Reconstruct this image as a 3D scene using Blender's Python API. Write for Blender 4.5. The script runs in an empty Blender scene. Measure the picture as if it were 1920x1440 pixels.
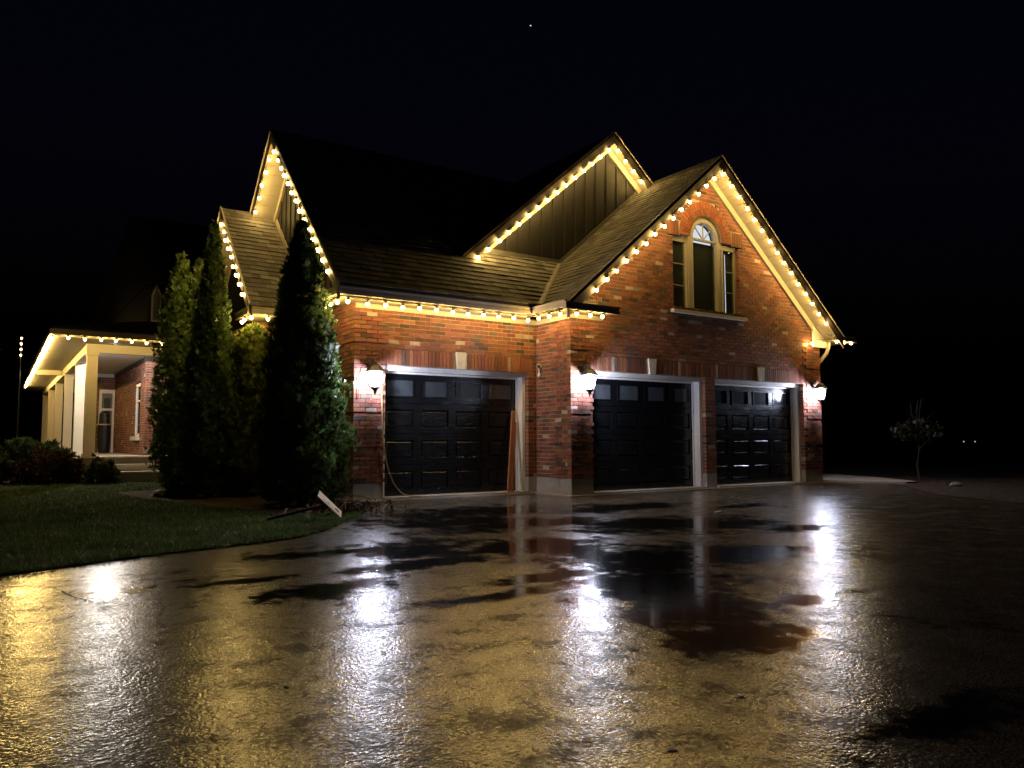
import bpy, math, random
import numpy as np
from mathutils import Vector, Matrix, noise

rnd = random.Random(7)
nrg = np.random.default_rng(11)
S = bpy.context.scene
COL = S.collection

# ------------------------------------------------------------------ camera
CAM_POS = np.array([-4.8957, -11.9662, 1.0167])
YAW, PITCH, ROLL, FPX = 0.5922, 0.0731, -0.0023, 1433.6
cy_, sy_, cp_, sp_ = math.cos(YAW), math.sin(YAW), math.cos(PITCH), math.sin(PITCH)
FWD = np.array([sy_ * cp_, cy_ * cp_, sp_])
RIGHT = np.array([cy_, -sy_, 0.0])
UP = np.cross(RIGHT, FWD)
cr_, sr_ = math.cos(ROLL), math.sin(ROLL)
RIGHT, UP = RIGHT * cr_ + UP * sr_, -RIGHT * sr_ + UP * cr_
cd = bpy.data.cameras.new('camera')
cd.sensor_width = 36.0
cd.lens = FPX / 1920.0 * 36.0
cd.clip_start, cd.clip_end = 0.05, 3000.0
cam = bpy.data.objects.new('camera', cd)
COL.objects.link(cam)
cam.matrix_world = Matrix(((RIGHT[0], UP[0], -FWD[0], CAM_POS[0]), (RIGHT[1], UP[1], -FWD[1], CAM_POS[1]),
                           (RIGHT[2], UP[2], -FWD[2], CAM_POS[2]), (0, 0, 0, 1)))
S.camera = cam

# ------------------------------------------------------------------ world: deep night sky, no sun lamp (nothing in the photo is lit by one)
w = bpy.data.worlds.new('World')
S.world = w
w.use_nodes = True
wn = w.node_tree
sky = wn.nodes.new('ShaderNodeTexSky')
sky.sky_type = 'NISHITA'
sky.sun_disc = False
sky.ozone_density = 3.0
sky.sun_elevation = math.radians(-3.2)
sky.sun_rotation = math.radians(200)
bgn = wn.nodes['Background']
wn.links.new(sky.outputs[0], bgn.inputs[0])
bgn.inputs[1].default_value = 0.04

S.view_settings.view_transform = 'Standard'
S.view_settings.look = 'None'
S.view_settings.exposure = 0.6
S.view_settings.gamma = 1.0
S.view_settings.use_curve_mapping = False
S.render.engine = 'CYCLES'
S.cycles.use_denoising = True
S.cycles.max_bounces = 6
S.cycles.diffuse_bounces = 3
S.cycles.glossy_bounces = 3
S.cycles.transmission_bounces = 4
S.cycles.transparent_max_bounces = 12
S.cycles.sample_clamp_indirect = 4.0
S.cycles.caustics_reflective = False
S.cycles.caustics_refractive = False

STRING_POWER = 5.0        # watts of light of one warm bulb
LANTERN_POWER = 95.0     # watts of light of one wall lantern
PORCH_POWER = 170.0
WARM = (1.0, 0.65, 0.19)
COOL = (0.74, 0.80, 1.0)
WHITE = (1.0, 0.95, 0.90)

# ------------------------------------------------------------------ materials
MATS = {}


def N(nt, t, **kw):
    n = nt.nodes.new(t)
    for k, v in kw.items():
        setattr(n, k, v)
    return n


def mat(name, col, rough=0.7, spec=0.4, metal=0.0, tint=False, var=0.0, vscale=8.0, bump=0.0, bscale=60.0,
        bdist=0.004, coat=0.0, stretch=None, rvar=0.0):
    m = bpy.data.materials.new(name)
    m.use_nodes = True
    nt = m.node_tree
    b = nt.nodes['Principled BSDF']
    b.inputs['Base Color'].default_value = (*col, 1)
    b.inputs['Roughness'].default_value = rough
    b.inputs['Specular IOR Level'].default_value = spec
    b.inputs['Metallic'].default_value = metal
    b.inputs['Coat Weight'].default_value = coat
    L = nt.links.new
    tc = N(nt, 'ShaderNodeTexCoord')
    vec = tc.outputs['Object']
    if stretch:
        mp = N(nt, 'ShaderNodeMapping')
        mp.inputs['Scale'].default_value = stretch
        L(vec, mp.inputs[0])
        vec = mp.outputs[0]
    src = None
    if tint:
        a = N(nt, 'ShaderNodeAttribute', attribute_name='tint')
        src = a.outputs['Color']
    if var:
        nz = N(nt, 'ShaderNodeTexNoise')
        nz.inputs['Scale'].default_value = vscale
        nz.inputs['Detail'].default_value = 5
        nz.inputs['Roughness'].default_value = 0.65
        L(vec, nz.inputs['Vector'])
        mr = N(nt, 'ShaderNodeMapRange')
        mr.inputs['From Min'].default_value = 0.25
        mr.inputs['From Max'].default_value = 0.75
        mr.inputs['To Min'].default_value = 1 - var
        mr.inputs['To Max'].default_value = 1 + var
        L(nz.outputs['Fac'], mr.inputs['Value'])
        mx = N(nt, 'ShaderNodeVectorMath', operation='SCALE')
        if src is not None:
            L(src, mx.inputs[0])
        else:
            mx.inputs[0].default_value = col
        L(mr.outputs[0], mx.inputs['Scale'])
        src = mx.outputs[0]
        if rvar:
            mr2 = N(nt, 'ShaderNodeMapRange')
            mr2.inputs['From Min'].default_value = 0.3
            mr2.inputs['From Max'].default_value = 0.7
            mr2.inputs['To Min'].default_value = max(0.02, rough - rvar)
            mr2.inputs['To Max'].default_value = rough + rvar
            L(nz.outputs['Fac'], mr2.inputs['Value'])
            L(mr2.outputs[0], b.inputs['Roughness'])
    if src is not None:
        L(src, b.inputs['Base Color'])
    if bump:
        nb = N(nt, 'ShaderNodeTexNoise')
        nb.inputs['Scale'].default_value = bscale
        nb.inputs['Detail'].default_value = 4
        L(vec, nb.inputs['Vector'])
        bp = N(nt, 'ShaderNodeBump')
        bp.inputs['Strength'].default_value = bump
        bp.inputs['Distance'].default_value = bdist
        L(nb.outputs['Fac'], bp.inputs['Height'])
        L(bp.outputs[0], b.inputs['Normal'])
    MATS[name] = m
    return m


def emit(name, col, strength):
    m = bpy.data.materials.new(name)
    m.use_nodes = True
    nt = m.node_tree
    nt.nodes.remove(nt.nodes['Principled BSDF'])
    e = N(nt, 'ShaderNodeEmission')
    e.inputs[0].default_value = (*col, 1)
    e.inputs[1].default_value = strength
    nt.links.new(e.outputs[0], nt.nodes['Material Output'].inputs[0])
    MATS[name] = m
    return m


def glass(name, tintcol=(0.9, 0.95, 0.95), rough=0.02, ior=1.5):
    m = bpy.data.materials.new(name)
    m.use_nodes = True
    nt = m.node_tree
    nt.nodes.remove(nt.nodes['Principled BSDF'])
    tr = N(nt, 'ShaderNodeBsdfTransparent')
    tr.inputs[0].default_value = (*tintcol, 1)
    gl = N(nt, 'ShaderNodeBsdfGlossy')
    gl.inputs['Roughness'].default_value = rough
    # Schlick reflectance that is the same from both sides of a thin pane
    L = nt.links.new
    lw = N(nt, 'ShaderNodeLayerWeight')
    lw.inputs[0].default_value = 0.5
    pw5 = N(nt, 'ShaderNodeMath', operation='POWER')
    L(lw.outputs['Facing'], pw5.inputs[0])
    pw5.inputs[1].default_value = 5.0
    fr = N(nt, 'ShaderNodeMath', operation='MULTIPLY_ADD')
    L(pw5.outputs[0], fr.inputs[0])
    fr.inputs[1].default_value = 0.96
    fr.inputs[2].default_value = 0.04
    mx = N(nt, 'ShaderNodeMixShader')
    L(fr.outputs[0], mx.inputs[0])
    L(tr.outputs[0], mx.inputs[1])
    L(gl.outputs[0], mx.inputs[2])
    L(mx.outputs[0], nt.nodes['Material Output'].inputs[0])
    MATS[name] = m
    return m


mat('brick', (0.3, 0.1, 0.05), rough=0.85, spec=0.25, tint=True, var=0.28, vscale=22, bump=0.6, bscale=90, bdist=0.004)
mat('mortar', (0.40, 0.34, 0.27), rough=0.95, spec=0.2, var=0.2, vscale=9, bump=0.5, bscale=120)
mat('concrete', (0.33, 0.30, 0.27), rough=0.85, spec=0.3, var=0.25, vscale=4, bump=0.3, bscale=70)
mat('stone', (0.50, 0.45, 0.38), rough=0.8, spec=0.3, var=0.15, vscale=10, bump=0.3, bscale=60)
mat('step_stone', (0.70, 0.66, 0.60), rough=0.75, spec=0.3, var=0.12, vscale=8, bump=0.2, bscale=60)
mat('shingle', (0.09, 0.08, 0.065), rough=0.8, spec=0.35, tint=True, var=0.3, vscale=30, bump=0.8, bscale=200, bdist=0.003)
mat('roof_deck', (0.035, 0.03, 0.027), rough=0.9, spec=0.2, var=0.2)
mat('flashing', (0.16, 0.15, 0.12), rough=0.45, spec=0.5, metal=0.3, var=0.2, vscale=6)
mat('fascia', (0.36, 0.31, 0.27), rough=0.55, spec=0.4, var=0.12, vscale=5)
mat('drip_edge', (0.42, 0.37, 0.28), rough=0.4, spec=0.5)
mat('soffit', (0.30, 0.27, 0.21), rough=0.6, spec=0.3, var=0.06, vscale=3)
mat('trim', (0.40, 0.36, 0.28), rough=0.5, spec=0.4, var=0.08, vscale=6)
mat('gutter', (0.40, 0.35, 0.31), rough=0.4, spec=0.5, var=0.08, vscale=5)
mat('siding', (0.017, 0.015, 0.013), rough=0.6, spec=0.4, var=0.25, vscale=6, stretch=(6, 6, 0.4), bump=0.25, bscale=30)
mat('white_paint', (0.74, 0.70, 0.66), rough=0.4, spec=0.45, var=0.05, vscale=6)
mat('cream_paint', (0.68, 0.62, 0.50), rough=0.55, spec=0.35, var=0.06, vscale=4)
mat('door_paint', (0.007, 0.0072, 0.008), rough=0.24, spec=0.5, var=0.2, vscale=5, stretch=(0.6, 6, 8), bump=0.5, bscale=9, bdist=0.004, rvar=0.07)
mat('black_metal', (0.012, 0.012, 0.012), rough=0.4, spec=0.5, bump=0.2, bscale=80)
mat('dark_plastic', (0.015, 0.015, 0.016), rough=0.45)
mat('white_plastic', (0.7, 0.7, 0.68), rough=0.4)
mat('blind', (0.13, 0.12, 0.09), rough=0.9, var=0.1, vscale=3)
mat('lumber', (0.34, 0.13, 0.06), rough=0.7, var=0.3, vscale=6, stretch=(8, 8, 0.6))
mat('cord', (0.42, 0.27, 0.13), rough=0.5)
mat('wire_green', (0.10, 0.09, 0.03), rough=0.5)
mat('board', (0.62, 0.56, 0.48), rough=0.6, var=0.12, vscale=12)
mat('red_plastic', (0.35, 0.03, 0.02), rough=0.45)
mat('bark', (0.09, 0.06, 0.04), rough=0.9, var=0.4, vscale=20, bump=0.6, bscale=40)
def leaf_material():
    m = mat('leaf', (0.05, 0.09, 0.02), rough=0.45, spec=0.35, tint=True)
    nt = m.node_tree
    p = nt.nodes['Principled BSDF']
    a = [n for n in nt.nodes if n.type == 'ATTRIBUTE'][0]
    tl = N(nt, 'ShaderNodeBsdfTranslucent')
    nt.links.new(a.outputs['Color'], tl.inputs[0])
    mx = N(nt, 'ShaderNodeMixShader')
    mx.inputs[0].default_value = 0.32
    nt.links.new(p.outputs[0], mx.inputs[1])
    nt.links.new(tl.outputs[0], mx.inputs[2])
    nt.links.new(mx.outputs[0], nt.nodes['Material Output'].inputs[0])


leaf_material()
mat('twig', (0.13, 0.09, 0.06), rough=0.9, tint=True, var=0.3, vscale=20)
mat('soil', (0.035, 0.023, 0.016), rough=0.95, var=0.4, vscale=12, bump=0.8, bscale=40, bdist=0.02)
mat('mulch', (0.09, 0.05, 0.03), rough=0.85, tint=True)
mat('grass_ground', (0.025, 0.04, 0.012), rough=0.95, spec=0.1, var=0.4, vscale=3, bump=0.5, bscale=50, bdist=0.01)
mat('far_ground', (0.03, 0.035, 0.015), rough=1.0, spec=0.05, var=0.4, vscale=0.6)
mat('steel', (0.5, 0.5, 0.5), rough=0.25, metal=0.9)
mat('rock', (0.22, 0.21, 0.20), rough=0.7, var=0.2, vscale=20, bump=0.4, bscale=40)
mat('entry_door', (0.16, 0.14, 0.12), rough=0.5)
mat('wet_leaf', (0.02, 0.012, 0.006), rough=0.3, tint=True)
glass('pane_glass', (0.75, 0.80, 0.80))
mat('garage_glass', (0.06, 0.066, 0.072), rough=0.10, spec=0.6, var=0.15, vscale=5)
glass('lamp_glass', (0.95, 0.97, 1.0))


def glow_glass(name, col, strength):
    """clear glowing envelope of a lamp: gives off light and lets the light of the lamp inside it pass"""
    m = emit(name, col, strength)
    nt = m.node_tree
    e = [n for n in nt.nodes if n.type == 'EMISSION'][0]
    tr = N(nt, 'ShaderNodeBsdfTransparent')
    ad = N(nt, 'ShaderNodeAddShader')
    nt.links.new(e.outputs[0], ad.inputs[0])
    nt.links.new(tr.outputs[0], ad.inputs[1])
    nt.links.new(ad.outputs[0], nt.nodes['Material Output'].inputs[0])
    m.cycles.emission_sampling = 'NONE'
    return m


def lamp(name, col, watts, radius, parent, loc):
    ld = bpy.data.lights.new(name, 'POINT')
    ld.color = col
    ld.energy = watts
    ld.shadow_soft_size = radius
    return link(name, ld, parent, loc)


glow_glass('bulb_glow', (1.0, 0.70, 0.26), 6.0)
glow_glass('lantern_glow', COOL, 12.0)
glow_glass('porch_glow', WHITE, 12.0)
emit('room_glow', (0.95, 0.90, 0.98), 0.9)
emit('star_glow', (0.5, 0.8, 1.0), 1.5)
emit('far_lamp_glow', (0.9, 0.95, 0.8), 0.3)


def driveway_material():
    m = bpy.data.materials.new('wet_asphalt')
    m.use_nodes = True
    nt = m.node_tree
    L = nt.links.new
    b = nt.nodes['Principled BSDF']
    tc = N(nt, 'ShaderNodeTexCoord')
    P = tc.outputs['Object']

    def math_(op, a, c=None, clamp=False):
        n = N(nt, 'ShaderNodeMath', operation=op)
        n.use_clamp = clamp
        for i, v in enumerate((a, c)):
            if v is None:
                continue
            if isinstance(v, (int, float)):
                n.inputs[i].default_value = v
            else:
                L(v, n.inputs[i])
        return n.outputs[0]

    def noise_(scale, detail=4, rough=0.6, vec=None):
        n = N(nt, 'ShaderNodeTexNoise')
        n.inputs['Scale'].default_value = scale
        n.inputs['Detail'].default_value = detail
        n.inputs['Roughness'].default_value = rough
        L(vec if vec is not None else P, n.inputs['Vector'])
        return n.outputs['Fac']

    def maprange(v, a, c, d, e, smooth=False):
        n = N(nt, 'ShaderNodeMapRange')
        if smooth:
            n.interpolation_type = 'SMOOTHSTEP'
        for i, q in zip((1, 2, 3, 4), (a, c, d, e)):
            n.inputs[i].default_value = q
        L(v, n.inputs[0])
        return n.outputs[0]
    # standing water: hollows in the asphalt at fixed places of the drive, ragged edges from noise
    hollows = [(-0.3, -7.0, 1.0, 0.75), (-1.45, -8.75, 0.55, 0.42), (-1.0, -8.0, 0.75, 0.5), (-1.75, -9.25, 0.45, 0.25), (0.6, -7.4, 0.9, 0.4), (-0.6, -8.9, 0.5, 0.14),
               (-1.6, -5.35, 0.65, 0.5), (-2.95, -6.85, 0.45, 0.22), (-2.2, -7.7, 0.6, 0.16), (-2.0, -10.45, 0.6, 0.16),
               (2.7, -6.5, 0.5, 0.3), (-0.5, -6.2, 0.4, 0.2), (4.6, -4.1, 0.7, 0.2), (0.8, -2.6, 1.9, 0.8),
               (1.8, -5.3, 1.3, 0.8), (2.9, -3.2, 1.4, 0.5), (-0.2, -3.6, 1.0, 0.5),
               (-0.7, -5.8, 1.0, 0.3), (-1.9, -6.25, 0.8, 0.2), (-1.3, -7.3, 0.7, 0.16), (0.5, -4.3, 1.4, 0.45), (-2.3, -5.2, 0.5, 0.2), (-3.3, -6.2, 0.4, 0.10)]
    field = None
    for hx, hy, rx, ry in hollows:
        mp = N(nt, 'ShaderNodeVectorMath', operation='SUBTRACT')
        L(P, mp.inputs[0])
        mp.inputs[1].default_value = (hx, hy, 0)
        ms = N(nt, 'ShaderNodeVectorMath', operation='MULTIPLY')
        L(mp.outputs[0], ms.inputs[0])
        ms.inputs[1].default_value = (1 / rx, 1 / ry, 0)
        ln = N(nt, 'ShaderNodeVectorMath', operation='LENGTH')
        L(ms.outputs[0], ln.inputs[0])
        v = maprange(ln.outputs['Value'], 0.0, 1.6, 1.0, 0.0)
        field = v if field is None else math_('MAXIMUM', field, v)
    n1 = noise_(1.1, 10, 0.68)
    n2 = noise_(4.5, 8, 0.72)
    f = math_('ADD', math_('MULTIPLY', field, 0.34), math_('ADD', math_('MULTIPLY', n1, 0.80), math_('MULTIPLY', n2, 0.72)))
    puddle = maprange(f, 0.80, 0.985, 0.0, 1.0, True)
    grain = noise_(40, 4, 0.75)
    # water lies in the pores and hollows of the worn surface at every scale; proud, drained stone is dull
    wet = maprange(math_('ADD', math_('MULTIPLY', noise_(3.2, 12, 0.78), 0.72), math_('MULTIPLY', grain, 0.28)), 0.44, 0.57, 0.0, 1.0)
    worn = noise_(0.8, 5, 0.6)
    base = N(nt, 'ShaderNodeMixRGB')
    base.inputs[1].default_value = (0.075, 0.066, 0.056, 1)
    base.inputs[2].default_value = (0.022, 0.020, 0.018, 1)
    L(wet, base.inputs[0])
    dark = N(nt, 'ShaderNodeMixRGB')
    L(puddle, dark.inputs[0])
    # pale stone chips of the aggregate showing through
    chips = N(nt, 'ShaderNodeMixRGB')
    L(maprange(noise_(95, 2, 0.6), 0.53, 0.60, 0.0, 0.85), chips.inputs[0])
    L(base.outputs[0], chips.inputs[1])
    chips.inputs[2].default_value = (0.26, 0.23, 0.19, 1)
    L(chips.outputs[0], dark.inputs[1])
    dark.inputs[2].default_value = (0.010, 0.009, 0.008, 1)
    L(dark.outputs[0], b.inputs['Base Color'])
    inv = math_('SUBTRACT', 1.0, puddle)
    rough = math_('SUBTRACT', math_('ADD', 0.24, math_('MULTIPLY', worn, 0.05)), math_('MULTIPLY', wet, 0.07))
    L(math_('ADD', math_('MULTIPLY', rough, inv), math_('MULTIPLY', puddle, 0.09)), b.inputs['Roughness'])
    b.inputs['IOR'].default_value = 1.45
    spec = math_('MAXIMUM', math_('MULTIPLY', math_('ADD', 0.03, math_('MULTIPLY', wet, 0.75)), math_('SUBTRACT', 1.0, math_('MULTIPLY', puddle, 0.75))), math_('MULTIPLY', puddle, 0.22))
    L(spec, b.inputs['Specular IOR Level'])
    h = math_('ADD', math_('MULTIPLY', noise_(58, 1, 0.5), 0.80), math_('MULTIPLY', noise_(11.0, 2, 0.6), 0.9))
    bp = N(nt, 'ShaderNodeBump')
    bp.inputs['Distance'].default_value = 0.006
    L(math_('ADD', math_('MULTIPLY', inv, 0.50), 0.012), bp.inputs['Strength'])
    L(h, bp.inputs['Height'])
    L(bp.outputs[0], b.inputs['Normal'])
    MATS['wet_asphalt'] = m


driveway_material()

# ------------------------------------------------------------------ mesh helpers


class MB:
    def __init__(self):
        self.v, self.f, self.c = [], [], []

    def poly(self, pts, col=None):
        i = len(self.v)
        self.v += [tuple(p) for p in pts]
        self.c += [col] * len(pts)
        self.f.append(tuple(range(i, i + len(pts))))

    def hexa(self, p, col=None):
        """8 corners: 0-3 one side, 4-7 the opposite side in the same order"""
        i = len(self.v)
        self.v += [tuple(q) for q in p]
        self.c += [col] * 8
        for q in ((0, 3, 2, 1), (4, 5, 6, 7), (0, 1, 5, 4), (1, 2, 6, 5), (2, 3, 7, 6), (3, 0, 4, 7)):
            self.f.append(tuple(i + k for k in q))

    def box(self, x0, x1, y0, y1, z0, z1, col=None):
        self.hexa([(x0, y0, z0), (x1, y0, z0), (x1, y1, z0), (x0, y1, z0),
                   (x0, y0, z1), (x1, y0, z1), (x1, y1, z1), (x0, y1, z1)], col)

    def slab(self, quad, off, col=None):
        """quad of 3-D points pushed along the vector off"""
        q = [Vector(p) for p in quad]
        o = Vector(off)
        self.hexa(q + [p + o for p in q], col)

    def prism(self, poly, off, col=None):
        q = [Vector(p) for p in poly]
        o = Vector(off)
        n = len(q)
        i = len(self.v)
        self.v += [tuple(p) for p in q] + [tuple(p + o) for p in q]
        self.c += [col] * (2 * n)
        self.f.append(tuple(range(i + n - 1, i - 1, -1)))
        self.f.append(tuple(range(i + n, i + 2 * n)))
        for k in range(n):
            j = (k + 1) % n
            self.f.append((i + k, i + j, i + n + j, i + n + k))

    def tube(self, pts, r, seg=6, col=None, cap=True):
        pts = [Vector(p) for p in pts]
        rs = r if isinstance(r, (list, tuple)) else [r] * len(pts)
        i0 = len(self.v)
        for k, p in enumerate(pts):
            d = (pts[min(k + 1, len(pts) - 1)] - pts[max(k - 1, 0)]).normalized()
            a = d.orthogonal().normalized() if abs(d.z) > 0.99 else d.cross(Vector((0, 0, 1))).normalized()
            b = d.cross(a)
            for s in range(seg):
                t = 2 * math.pi * s / seg
                self.v.append(tuple(p + a * math.cos(t) * rs[k] + b * math.sin(t) * rs[k]))
                self.c.append(col)
        for k in range(len(pts) - 1):
            for s in range(seg):
                t = (s + 1) % seg
                a = i0 + k * seg
                self.f.append((a + s, a + t, a + seg + t, a + seg + s))
        if cap:
            self.f.append(tuple(i0 + s for s in range(seg - 1, -1, -1)))
            e = i0 + (len(pts) - 1) * seg
            self.f.append(tuple(e + s for s in range(seg)))

    def lathe(self, prof, seg=12, origin=(0, 0, 0), col=None):
        i0 = len(self.v)
        ox, oy, oz = origin
        for r, z in prof:
            for s in range(seg):
                t = 2 * math.pi * (s + 0.5) / seg
                self.v.append((ox + r * math.cos(t), oy + r * math.sin(t), oz + z))
                self.c.append(col)
        for k in range(len(prof) - 1):
            for s in range(seg):
                t = (s + 1) % seg
                a = i0 + k * seg
                self.f.append((a + s, a + t, a + seg + t, a + seg + s))
        self.f.append(tuple(i0 + s for s in range(seg - 1, -1, -1)))
        e = i0 + (len(prof) - 1) * seg
        self.f.append(tuple(e + s for s in range(seg)))

    def mesh(self, name, m, smooth=False):
        me = bpy.data.meshes.new(name)
        me.from_pydata(self.v, [], self.f)
        if any(c is not None for c in self.c):
            a = me.attributes.new('tint', 'FLOAT_COLOR', 'POINT')
            flat = []
            for c in self.c:
                c = c or (0.2, 0.2, 0.2)
                flat += [c[0], c[1], c[2], 1.0]
            a.data.foreach_set('color', flat)
        if smooth:
            me.polygons.foreach_set('use_smooth', [True] * len(me.polygons))
        me.materials.append(MATS[m])
        me.update()
        return me

    def build(self, name, m, parent=None, smooth=False):
        return link(name, self.mesh(name, m, smooth), parent)


def link(name, me, parent=None, loc=None):
    o = bpy.data.objects.new(name, me)
    COL.objects.link(o)
    if parent is not None:
        o.parent = parent
    if loc is not None:
        o.location = loc
    return o


def tag(o, label=None, cat=None, group=None, kind=None):
    for k, v in (('label', label), ('category', cat), ('group', group), ('kind', kind)):
        if v:
            o[k] = v
    return o


def empty(name, loc=(0, 0, 0)):
    o = bpy.data.objects.new(name, None)
    o.empty_display_size = 0.2
    COL.objects.link(o)
    o.location = loc
    return o


def one(name, m, parent, fn, smooth=False):
    b = MB()
    fn(b)
    return b.build(name, m, parent, smooth)


def boxpart(name, m, parent, *a):
    b = MB()
    b.box(*a)
    return b.build(name, m, parent)


def mesh_np(name, V, F, m, parent=None, colr=None):
    me = bpy.data.meshes.new(name)
    nv, (nf, k) = len(V), F.shape
    me.vertices.add(nv)
    me.vertices.foreach_set('co', np.ascontiguousarray(V, dtype=np.float32).ravel())
    me.loops.add(nf * k)
    me.loops.foreach_set('vertex_index', np.ascontiguousarray(F, dtype=np.int32).ravel())
    me.polygons.add(nf)
    me.polygons.foreach_set('loop_start', np.arange(0, nf * k, k, dtype=np.int32))
    if colr is not None:
        a = me.attributes.new('tint', 'FLOAT_COLOR', 'POINT')
        a.data.foreach_set('color', np.ascontiguousarray(colr, dtype=np.float32).ravel())
    me.materials.append(MATS[m])
    me.update(calc_edges=True)
    me.validate()
    return link(name, me, parent)


def project(p):
    v = np.asarray(p, float) - CAM_POS
    d = v @ FWD
    return 960 + FPX * (v @ RIGHT) / d, 720 - FPX * (v @ UP) / d, d


# ------------------------------------------------------------------ dimensions (metres; x along the front, y into the house)
ZF, ZH, ZS = 0.318, 2.3025, 2.5965       # concrete base, door head, top of soldier course
XAB, DC = 3.719, -1.0756              # inner corner, plane of the projecting bay
XCR = 11.19                           # right corner of that bay
D1 = (0.5355, 3.5286)
D2 = (4.2235, 7.2601)
D3 = (7.559, 10.5506)
EAVE_Z = 3.33
CH, BH, BL, JT = 0.0735, 0.0640, 0.203, 0.0095


def roofA(y): return 7.3 - 0.984 * abs(3.33 - y)
def roofC(x): return 6.9 - 0.85 * abs(7.44 - x)
def roofG(x): return 7.82 - 0.853 * abs(6.22 - x)
def roofW(y): return 5.94 - 1.008 * abs(4.7 - y)


# ------------------------------------------------------------------ setting
b = MB()
b.poly([(-700, -700, -0.035), (700, -700, -0.035), (700, 900, -0.035), (-700, 900, -0.035)])
tag(b.build('ground', 'far_ground'), kind='structure')

EDGE = [(-30, -9.0), (-9, -5.75), (-6.2, -5.15), (-4.83, -4.93), (-3.64, -4.45), (-2.7, -4.2), (-2.25, -4.0), (-1.75, -3.5),
        (-1.14, -2.62), (-0.62, -1.85), (-0.3, -1.3), (-0.16, -0.7), (-0.14, 0.2)]
REDGE = [(11.6, 0.2), (11.75, -0.9), (12.0, -1.9), (11.3, -3.0), (10.6, -3.6), (9.4, -4.65), (8.6, -6.2), (8.3, -9), (8.6, -30)]


def jitter_edge(pts, n=8, amp=0.03):
    out = []
    for (x0, y0), (x1, y1) in zip(pts, pts[1:]):
        ln = math.hypot(x1 - x0, y1 - y0)
        k = max(1, int(min(ln, 6) * n))
        for i in range(k):
            t = i / k
            out.append((x0 + (x1 - x0) * t + rnd.uniform(-amp, amp), y0 + (y1 - y0) * t + rnd.uniform(-amp, amp)))
    out.append(pts[-1])
    return out


edge_j = jitter_edge(EDGE)
redge_j = jitter_edge(REDGE, 4, 0.05)
b = MB()
b.prism([(x, y, -0.03) for x, y in reversed(edge_j)] + [(-30, -30, -0.03)] + [(x, y, -0.03) for x, y in reversed(redge_j)], (0, 0, 0.03))
driveway = tag(b.build('driveway', 'wet_asphalt'), kind='structure')

# cracks in the old asphalt by the lawn (thin tar-dark fissures)
mat('crack_dark', (0.01, 0.009, 0.008), rough=0.6)
for pts in ([(-4.55, -5.65), (-4.507, -5.787), (-4.455, -6.043), (-4.409, -6.241), (-4.343, -6.443), (-4.31, -6.48)],
            [(-3.95, -6.4), (-3.996, -6.624), (-4.0, -6.78), (-4.034, -6.912), (-4.084, -7.095), (-4.10, -7.25), (-4.118, -7.375)],
            [(-4.9, -7.0), (-4.63, -6.907), (-4.448, -6.746), (-4.2, -6.66), (-4.057, -6.621)]):
    b = MB()
    fine = []
    for (x0, y0), (x1, y1) in zip(pts, pts[1:]):
        for i in range(6):
            t = i / 6
            fine.append((x0 + (x1 - x0) * t + rnd.uniform(-.008, .008), y0 + (y1 - y0) * t + rnd.uniform(-.012, .012)))
    wd = [rnd.uniform(0.002, 0.007) for _ in fine]
    for i in range(len(fine) - 1):
        (x0, y0), (x1, y1) = fine[i], fine[i + 1]
        b.poly([(x0 - wd[i], y0, 0.003), (x0 + wd[i], y0, 0.003), (x1 + wd[i + 1], y1, 0.003), (x1 - wd[i + 1], y1, 0.003)])
    b.build('crack', 'crack_dark', driveway)

# lawn: a sheet a little above the ground, reaching the drive's edge
b = MB()
b.poly([(x, y, 0.012) for x, y in EDGE[1:]] + [(-0.14, 30, 0.012), (-14, 30, 0.012), (-14, -5.75, 0.012)])
tag(b.build('lawn', 'grass_ground'), kind='structure')
# planting bed under the cedars
b = MB()
bed = [(-3.0, 4.6), (-2.75, 2.6), (-2.35, 1.1), (-1.9, -0.3), (-1.75, -1.5), (-1.35, -1.95), (-0.8, -1.75), (-0.42, -1.2), (-0.2, -0.5), (-0.1, 0.0), (-0.1, 2.7), (-0.75, 2.7), (-0.8, 6.0)]
b.poly([(x, y, 0.022) for x, y in reversed(bed)])
tag(b.build('planting_bed', 'soil'), kind='structure')
# concrete walk curving off past the right corner
b = MB()
wk = [(11.35, -0.5), (11.9, -1.65), (12.4, -2.4), (12.75, -2.45), (13.1, -2.0), (13.9, -0.8), (14.6, 1.0), (14.9, 5.0), (11.35, 5.0)]
b.prism([(x, y, -0.03) for x, y in wk], (0, 0, 0.075))
tag(b.build('walkway', 'concrete'), kind='structure')
# bed on the far side of the drive
b = MB()
b.poly([(x, y, 0.006) for x, y in REDGE[2:-1]] + [(20, -9, 0.006), (22, 4, 0.006), (15.2, 4, 0.006), (14.6, 0.4, 0.006), (13.3, -2.0, 0.006), (12.8, -2.5, 0.006), (12.2, -2.4, 0.006)])
tag(b.build('garden_bed', 'soil'), kind='structure')

# ------------------------------------------------------------------ the house
house = empty('brick_house')
tag(house, 'red brick house with three-door garage, steep gables and a columned porch', 'house')


def brick_tint():
    r = rnd.random()
    if r < 0.035:
        k = rnd.uniform(0.6, 1.1)
        return (0.40 * k, 0.31 * k, 0.24 * k)
    if r < 0.12:
        k = rnd.uniform(0.6, 1.5)
        return (0.085 * k, 0.056 * k, 0.046 * k)
    k = rnd.uniform(0.66, 1.28)
    h = rnd.uniform(-0.015, 0.02)
    if r < 0.28:
        return (0.155 * k, (0.062 + h * .5) * k, 0.046 * k)
    return (0.20 * k, (0.076 + h * .8) * k, 0.046 * k)


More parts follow.
